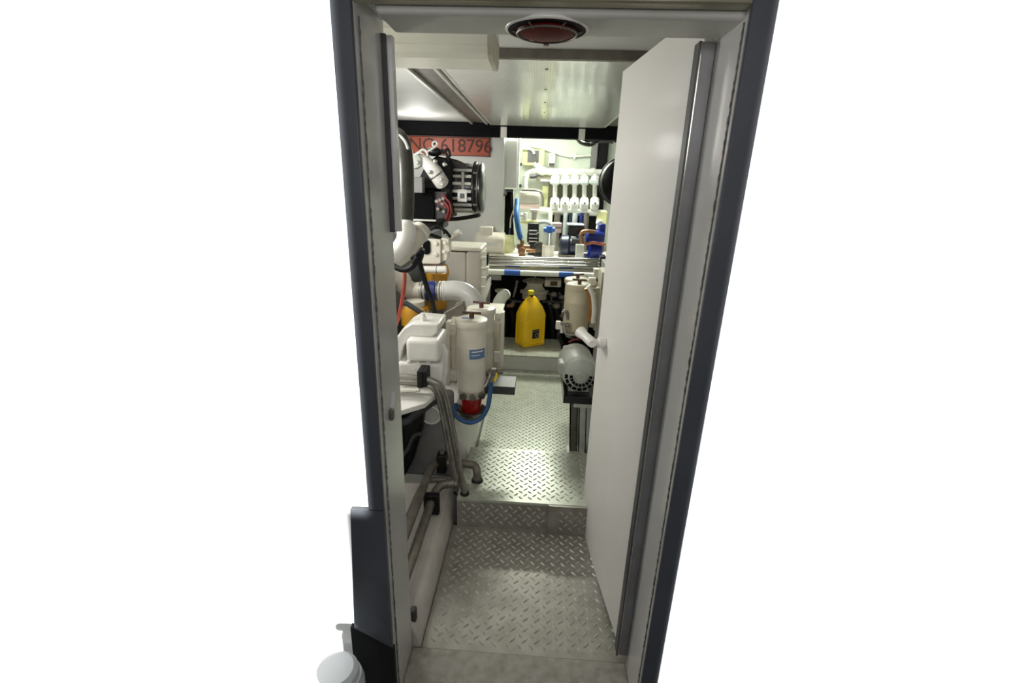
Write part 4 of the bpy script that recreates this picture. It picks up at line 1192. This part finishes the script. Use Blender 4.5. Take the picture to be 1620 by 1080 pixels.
# dark centre motor
dm = thing('pump_motor', 'dark navy pump motor on the shelf, middle of the aisle end', 'motor', A(905, 408, 4.45))
B().fr(899, 357, 926, 374, 4.52, 0.2).done('cover', 'black_gloss', dm, bevel=0.012)
B().fr(898, 355, 925, 357.5, 4.51, 0.2).done('cover_top', 'pvc_dark', dm, bevel=0.004)
mz = zg + 0.1
B().lathe((A(884, 390, 4.45).x, 4.45, mz), X, [(0, 0.05), (0.02, 0.095), (0.08, 0.1), (0.10, 0.075), (0.20, 0.07), (0.22, 0.05)], 28).done('casing', 'navy', dm)
B().bx(A(884, 390, 4.45).x, A(921, 390, 4.45).x, 4.38, 4.55, zg, zg + 0.03).done('foot', 'steel_dull', dm)
B().tube([A(892, 372, 4.48), A(892, 382, 4.46), A(897, 388, 4.42), A(912, 389, 4.40)], 0.018).done('pipe', 'dark_grey', dm)
B().fr(905, 378, 918, 385, 4.38, 0.03).done('terminal_block', 'dark_grey', dm, bevel=0.003)
B().cyl((A(920, 378, 4.5).x, 4.5, mz + 0.05), A(915, 372, 4.53), 0.03).done('neck', 'navy', dm)
# blue pump
bl = thing('blue_pump', 'royal blue pump with copper pipe next to the door edge', 'pump', A(945, 408, 4.4))
B().lathe((A(927, 375, 4.42).x, 4.42, A(927, 375, 4.42).z), X, [(0, 0.04), (0.02, 0.065), (0.14, 0.065), (0.16, 0.05)], 24).done('casing', 'blue_pump', bl)
B().fr(948, 354, 959, 400, 4.40, 0.15).done('column', 'blue_pump', bl, bevel=0.012)
B().lathe((A(930, 393, 4.42).x, 4.42, zg + 0.07), X, [(0, 0.04), (0.02, 0.07), (0.12, 0.07), (0.13, 0.05)], 24).done('pump_head', 'blue_pump', bl)
B().bx(A(926, 400, 4.4).x, A(959, 400, 4.4).x, 4.38, 4.52, zg, zg + 0.03).done('foot', 'blue_silicone', bl)
B().tube([A(921, 386, 4.36), A(919, 374, 4.36), A(922, 367, 4.36), A(930, 366, 4.36), A(941, 367, 4.38)], 0.018).done('suction_pipe', 'bronze', bl)
B().tube([A(924, 386, 4.34), A(938, 384, 4.33), (A(950, 386, 4.33)), A(958, 386, 4.33)], 0.013).done('copper_pipe', 'copper', bl)
B().ball(A(948, 352, 4.45), 0.03).cyl(A(948, 352, 4.45), A(946, 362, 4.45), 0.02).done('cap', 'pvc', bl)
# white cup
cu = thing('plastic_beaker', 'white square cup on the shelf in front of the blue pump', 'cup', A(918, 408, 4.22))
p0, p1 = A(911.5, 390, 4.2), A(924.5, 390, 4.2)
zc_ = A(918, 387.5, 4.2).z
b = B()
w = (p1.x - p0.x) / 2
cx = (p0.x + p1.x) / 2
lo = [Vector((cx + sx * w * 0.86, 4.24 + sy * w * 0.86, zg)) for sx, sy in ((-1, -1), (1, -1), (1, 1), (-1, 1))]
hi = [Vector((cx + sx * w, 4.24 + sy * w, zc_)) for sx, sy in ((-1, -1), (1, -1), (1, 1), (-1, 1))]
hi2 = [Vector((cx + sx * w * 0.9, 4.24 + sy * w * 0.9, zc_)) for sx, sy in ((-1, -1), (1, -1), (1, 1), (-1, 1))]
lo2 = [Vector((cx + sx * w * 0.78, 4.24 + sy * w * 0.78, zg + 0.006)) for sx, sy in ((-1, -1), (1, -1), (1, 1), (-1, 1))]
fs = [(3, 2, 1, 0), (12, 13, 14, 15)]
for s0 in (0, 4, 8):
    fs += [(s0 + k, s0 + (k + 1) % 4, s0 + 4 + (k + 1) % 4, s0 + 4 + k) for k in range(4)]
b.add(lo + hi + hi2 + lo2, fs).done('cup', 'pvc', cu)

# dark trunking and black duct at the right end of the back wall
GTk = 'dark trunking strips'
tag(B().fr(937, 226, 947, 272, 4.925, 0.07).done('cable_trunking', 'grey_paint', bevel=0.006), 'grey vertical trunking on the back wall beside black duct', 'trunking', GTk)
tag(B().fr(948, 222, 964, 340, 4.94, 0.055).done('cable_trunking', 'black_rubber', bevel=0.006), 'black vertical trunking behind the big black duct', 'trunking', GTk)
du = thing('air_duct', 'big round black flexible air duct curving behind the door edge', 'duct', A(965, 330, 4.4))
pts = [A(1000, 235, 4.3), A(974, 262, 4.3), A(966, 285, 4.3), A(970, 310, 4.3), A(990, 335, 4.3)]
b = B()
pp2 = []
c0 = A(985, 288, 4.3)
Rd = abs(A(947, 288, 4.3).x - c0.x)
b.lathe((c0.x, 4.3, c0.z), -Y + X * 0.05, [(-0.04, Rd * 0.9)] + [(-0.03 + 0.012 * k, Rd * (0.985 - 0.012 * k + 0.015 * (k % 2))) for k in range(8)] + [(0.075, Rd * 0.80), (0.10, Rd * 0.62), (0.115, Rd * 0.4), (0.12, 0)], 48)
b.done('duct', 'duct_black', du)
B().ring((c0.x, 4.31, c0.z), -Y + X * 0.05, Rd * 0.985, 0.005, 48).done('edge_wire', 'dark_grey', du)
B().bx(c0.x, 1.19, 4.30, 4.42, c0.z - 0.08, c0.z + 0.08).done('duct_mount', 'dark_grey', du)
lo_ = thing('cable_loom', 'tangled black cable loom under the beam beside the open door', 'cables', A(940, 222, 4.5))
b = B()
for k in range(6):
    b.tube([A(921 + 2 * k, 219 + k * 0.7, 4.46 + 0.02 * k), A(930 + k, 223 - (k % 3), 4.48), A(942, 222 + (k % 3) * 1.5, 4.45), A(955, 218 - k, 4.45), A(975, 214 + k * 2, 4.44)], 0.012, 8)
b.split('cable', 'black_rubber', lo_)
B().tube([A(913, 219, 4.5), A(920, 226, 4.5), A(933, 229, 4.5), A(942, 226, 4.5)], 0.016).done('sleeve', 'olive_wrap', lo_)
B().fr(938, 206, 972, 226, 4.55, 0.04).done('backing', 'black_rubber', lo_)

# ================================================================== RIGHT SIDE
cr = A(915, 485, 2.85)
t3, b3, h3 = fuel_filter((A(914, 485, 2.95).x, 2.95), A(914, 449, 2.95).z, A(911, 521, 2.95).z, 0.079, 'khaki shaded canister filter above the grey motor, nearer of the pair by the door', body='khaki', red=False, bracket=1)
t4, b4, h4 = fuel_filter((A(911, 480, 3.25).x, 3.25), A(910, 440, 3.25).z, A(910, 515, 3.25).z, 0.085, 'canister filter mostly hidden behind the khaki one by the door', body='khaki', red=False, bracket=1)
fp = thing('filter_pipework', 'steel pipes and fittings hooked around the bottom of the khaki filter', 'pipe', A(895, 530, 2.9))
b = B()
b.tube([A(890, 500, 2.9), A(891, 493, 2.9), A(897, 494, 2.9), A(898, 505, 2.9)], 0.010)
b.tube([A(892, 512, 2.87), A(893, 522, 2.86), A(898, 529, 2.85), A(912, 529, 2.85), A(922, 525, 2.86)], 0.012)
b.cyl(A(881, 511, 2.88), A(900, 514, 2.88), 0.014)
b.done('pipe', 'steel', fp)
B().box(A(883, 514, 2.88), (0.03, 0.03, 0.05)).box(A(889, 520, 2.88), (0.02, 0.03, 0.05)).split('valve', 'cream', fp, bevel=0.003)
B().tube([A(887, 525, 2.88), A(884, 532, 2.88), A(890, 545, 2.88)], 0.012).tube([A(905, 531, 2.85), A(920, 536, 2.85), A(935, 530, 2.87)], 0.014).split('hose', 'black_rubber', fp)
B().tube([A(900, 541, 2.84), A(910, 537, 2.83), A(925, 535, 2.84)], 0.007).done('red_lead', 'red_wire', fp)
# stand behind them
rs = thing('filter_stand', 'pale upright plate carrying the canister filters beside the door', 'stand', (0.44, 3.0, -0.1))
B().bx(0.47, 0.51, 2.90, 3.55, -0.1, 0.98).done('plate', 'grey_paint', rs, bevel=0.004)
B().bx(0.432, 0.47, 3.15, 3.35, 0.80, 0.95).done('arm', 'cream_dark', rs)
b = B()
b.tube([A(929, 455, 2.80), A(934, 470, 2.80), A(935, 490, 2.80), A(932, 508, 2.80)], 0.018)
b.done('brass_pipe', 'brass', rs)
B().tube([A(931, 452, 2.78), A(938, 468, 2.78), A(940, 490, 2.78), A(938, 510, 2.78)], 0.014).done('white_pipe', 'cream', rs)
b = B()
b.fr(932, 440, 944, 452, 3.08, 0.05).cyl(A(927, 446, 3.10), A(940, 446, 3.10), 0.02)
b.done('fitting', 'cream', rs, bevel=0.004)
# grey motor on black tray
rm = thing('electric_motor', 'grey electric motor with a finned end vent on black tray beside the door', 'motor', A(912, 618, 2.52))
cA = A(918, 592, 2.50)
rr = px(cA) * 29
ax = Vector((0.10, 1, 0)).normalized()
cA = Vector((cA.x, 2.50, A(918, 592, 2.50).z))
B().lathe(cA, Vector((-0.06, 1, 0.0)), [(0.0, rr * 0.90), (0.015, rr * 0.98), (0.03, rr), (0.24, rr), (0.26, rr * 0.92), (0.30, rr * 0.6)], 40).done('casing', 'grey_motor', rm)
B().lathe(cA, Vector((0.06, -1, 0.0)), [(-0.005, rr * 0.95), (0.012, rr * 0.90), (0.025, rr * 0.70), (0.030, rr * 0.32), (0.042, rr * 0.28), (0.044, 0)], 40).done('end_bell', 'grey_motor', rm)
b = B()
nrm = Vector((0.06, -1, 0)).normalized()
tx = Vector((1, 0.06, 0)).normalized()
for rad in (0.52, 0.78):
    for k in range(9):
        a = math.radians(175 + k * 21.5)
        a2 = a + math.radians(15)
        q_ = []
        for aa, r_ in ((a, rad * rr - 0.007), (a, rad * rr + 0.009), (a2, rad * rr + 0.009), (a2, rad * rr - 0.007)):
            depth = 0.0295 if rad < 0.6 else 0.0225
            q_.append(cA + nrm * depth + tx * math.cos(aa) * r_ + Z * math.sin(aa) * r_)
        b.ext(q_, nrm * 0.006)
b.split('vent_slot', 'black_matte', rm)
cz_ = A(893, 586, 2.52)
B().box((cz_.x, 2.58, cz_.z), (0.07, 0.10, 0.075)).done('terminal_box', 'grey_motor', rm, bevel=0.016, seg=3)
B().cyl((A(893, 556, 2.68).x, 2.70, A(893, 556, 2.68).z), (A(893, 556, 2.68).x + 0.06, 2.72, A(893, 556, 2.68).z), 0.03).done('coupling', 'grey_motor', rm)
B().box((cA.x, 2.60, cA.z - rr * 0.98), (0.12, 0.16, 0.03)).done('foot', 'grey_motor', rm, bevel=0.003)
tz = cA.z - rr * 0.98 - 0.0155
tr = thing('motor_tray', 'black angle iron tray under the grey motor on strut legs', 'stand', A(915, 700, 2.5))
tl = A(893, 622, 2.46).x
B().bx(tl, 0.62, 2.44, 2.86, tz - 0.012, tz).done('tray', 'black_gloss', tr)
B().bx(tl, 0.62, 2.432, 2.444, tz - 0.035, tz + 0.008).bx(tl - 0.006, tl, 2.432, 2.86, tz - 0.035, tz + 0.03).done('angle_edge', 'black_gloss', tr, bevel=0.002)
B().bx(tl + 0.055, 0.62, 2.44, 2.475, tz - 0.06, tz - 0.036).done('cross_bar', 'aluminium', tr)
for (xa, m) in ((tl + 0.035, 'steel_dull'), (tl + 0.085, 'aluminium')):
    g2 = B()
    y0 = 2.47
    xb = xa + 0.02
    g2.ext([(xa, y0, tz - 0.03), (xa + 0.045, y0, tz - 0.03), (xb + 0.045, y0, 0.0), (xb, y0, 0.0)], (0, 0.006, 0))
    g2.ext([(xa, y0, tz - 0.03), (xa + 0.006, y0, tz - 0.03), (xb + 0.006, y0, 0.0), (xb, y0, 0.0)], (0, 0.045, 0))
    g2.ext([(xa + 0.039, y0, tz - 0.03), (xa + 0.045, y0, tz - 0.03), (xb + 0.045, y0, 0.0), (xb + 0.039, y0, 0.0)], (0, 0.045, 0))
    g2.done('leg', m, tr)
B().box((tl + 0.09, 2.49, 0.006), (0.10, 0.08, 0.012)).done('foot_plate', 'aluminium', tr)

# ================================================================== SMALL THINGS ON THE DOOR FRAME
ls = thing('latch_striker', 'small worn metal latch catch on the left jamb', 'latch', AX(618, 655, XL))
c = AX(617, 655, XL)
B().box((XL + 0.005, c.y, c.z), (0.010, 0.018, 0.03)).done('block', 'steel_dull', ls, bevel=0.003)
B().ext([(XL, c.y + 0.0, c.z + 0.02), (XL + 0.012, c.y + 0.0, c.z + 0.02), (XL + 0.010, c.y + 0.02, c.z + 0.05), (XL, c.y + 0.02, c.z + 0.05)], (0, 0.006, 0)).done('tongue', 'jamb_paint', ls)
# grey plastic bin at lower left
bn = thing('plastic_bin', 'grey plastic tub with a rounded lid, just its corner showing at the lower left', 'bin', (-0.52, 0.78, -0.2))
c = A(560, 1055, 0.89)
B().lathe((c.x - 0.025, c.y - 0.02, -0.2), Z, [(0, 0.04), (0.02, 0.05), (0.2 + c.z - 0.03, 0.056), (0.2 + c.z - 0.005, 0.05), (0.2 + c.z, 0.0)], 32).done('tub', 'bin_grey', bn)
B().lathe((c.x - 0.04, c.y - 0.02, c.z - 0.012), Z, [(0, 0.05), (0.005, 0.056), (0.020, 0.056), (0.030, 0.045), (0.032, 0.0)], 32).done('lid', 'bin_grey', bn)

# ================================================================== LIGHT


def area(name, loc, target, sx, sy, power, color=(1, 1, 1), spread=180):
    l = bpy.data.lights.new(name, 'AREA')
    l.shape = 'RECTANGLE'
    l.size, l.size_y = sx, sy
    l.energy = power
    l.color = color
    l.spread = math.radians(spread)
    o = bpy.data.objects.new(name, l)
    col.objects.link(o)
    o.location = loc
    o.rotation_euler = (Vector(target) - Vector(loc)).to_track_quat('-Z', 'Y').to_euler()
    return o


def fill_point(name, loc, power, color, r):
    l = bpy.data.lights.new(name, 'POINT')
    l.energy = power
    l.color = color
    l.shadow_soft_size = r
    o = bpy.data.objects.new(name, l)
    col.objects.link(o)
    o.location = loc
    return o


area('tube_lamp_back', (0.05, 4.62, 1.90), (0.0, 2.2, 0), 0.9, 0.10, 58, (0.95, 1.0, 0.86))
area('tube_lamp_wall', (0.10, 4.55, 1.93), (0.15, 4.95, 1.1), 1.0, 0.06, 3.2, (0.93, 1.0, 0.88))  # extra light added just to brighten the back wall
fill_point('work_lamp_engine', (-1.15, 2.1, 1.55), 27, (1.0, 0.99, 0.95), 0.12)  # added unseen fill for door, ceiling and engine side
fill_point('work_lamp_far', (-0.95, 3.9, 1.80), 5, (1.0, 0.99, 0.95), 0.10)  # second added fill, for the far left of the room
area('passage_lamp', (0.0, -0.9, 1.9), (0, 1.4, 1.3), 1.0, 0.5, 13, (1.0, 0.98, 0.96))  # soft fill added behind the camera
for nm_, x0, x1, z0, z1 in (('upper', -1.9, -0.402, 0.69, 2.0), ('lower', -2.2, -0.47, -0.5, 0.76), ('door', 0.405, 2.0, -0.4, 2.0)):
    area('passage_wall_lamp', ((x0 + x1) / 2, 0.0, (z0 + z1) / 2), ((x0 + x1) / 2, 1.0, (z0 + z1) / 2), x1 - x0, z1 - z0, 14 * (x1 - x0) * (z1 - z0), (1, 1, 1), 3)  # added narrow beams that drive the white bulkhead faces to full white

w = bpy.data.worlds.new('world')
w.use_nodes = True
w.node_tree.nodes['Background'].inputs['Color'].default_value = (0.9, 0.95, 1.0, 1)
w.node_tree.nodes['Background'].inputs['Strength'].default_value = 0.06
scene.world = w
scene.view_settings.view_transform = 'Standard'
scene.view_settings.look = 'None'
scene.view_settings.gamma = 1
scene.view_settings.exposure = 0.0
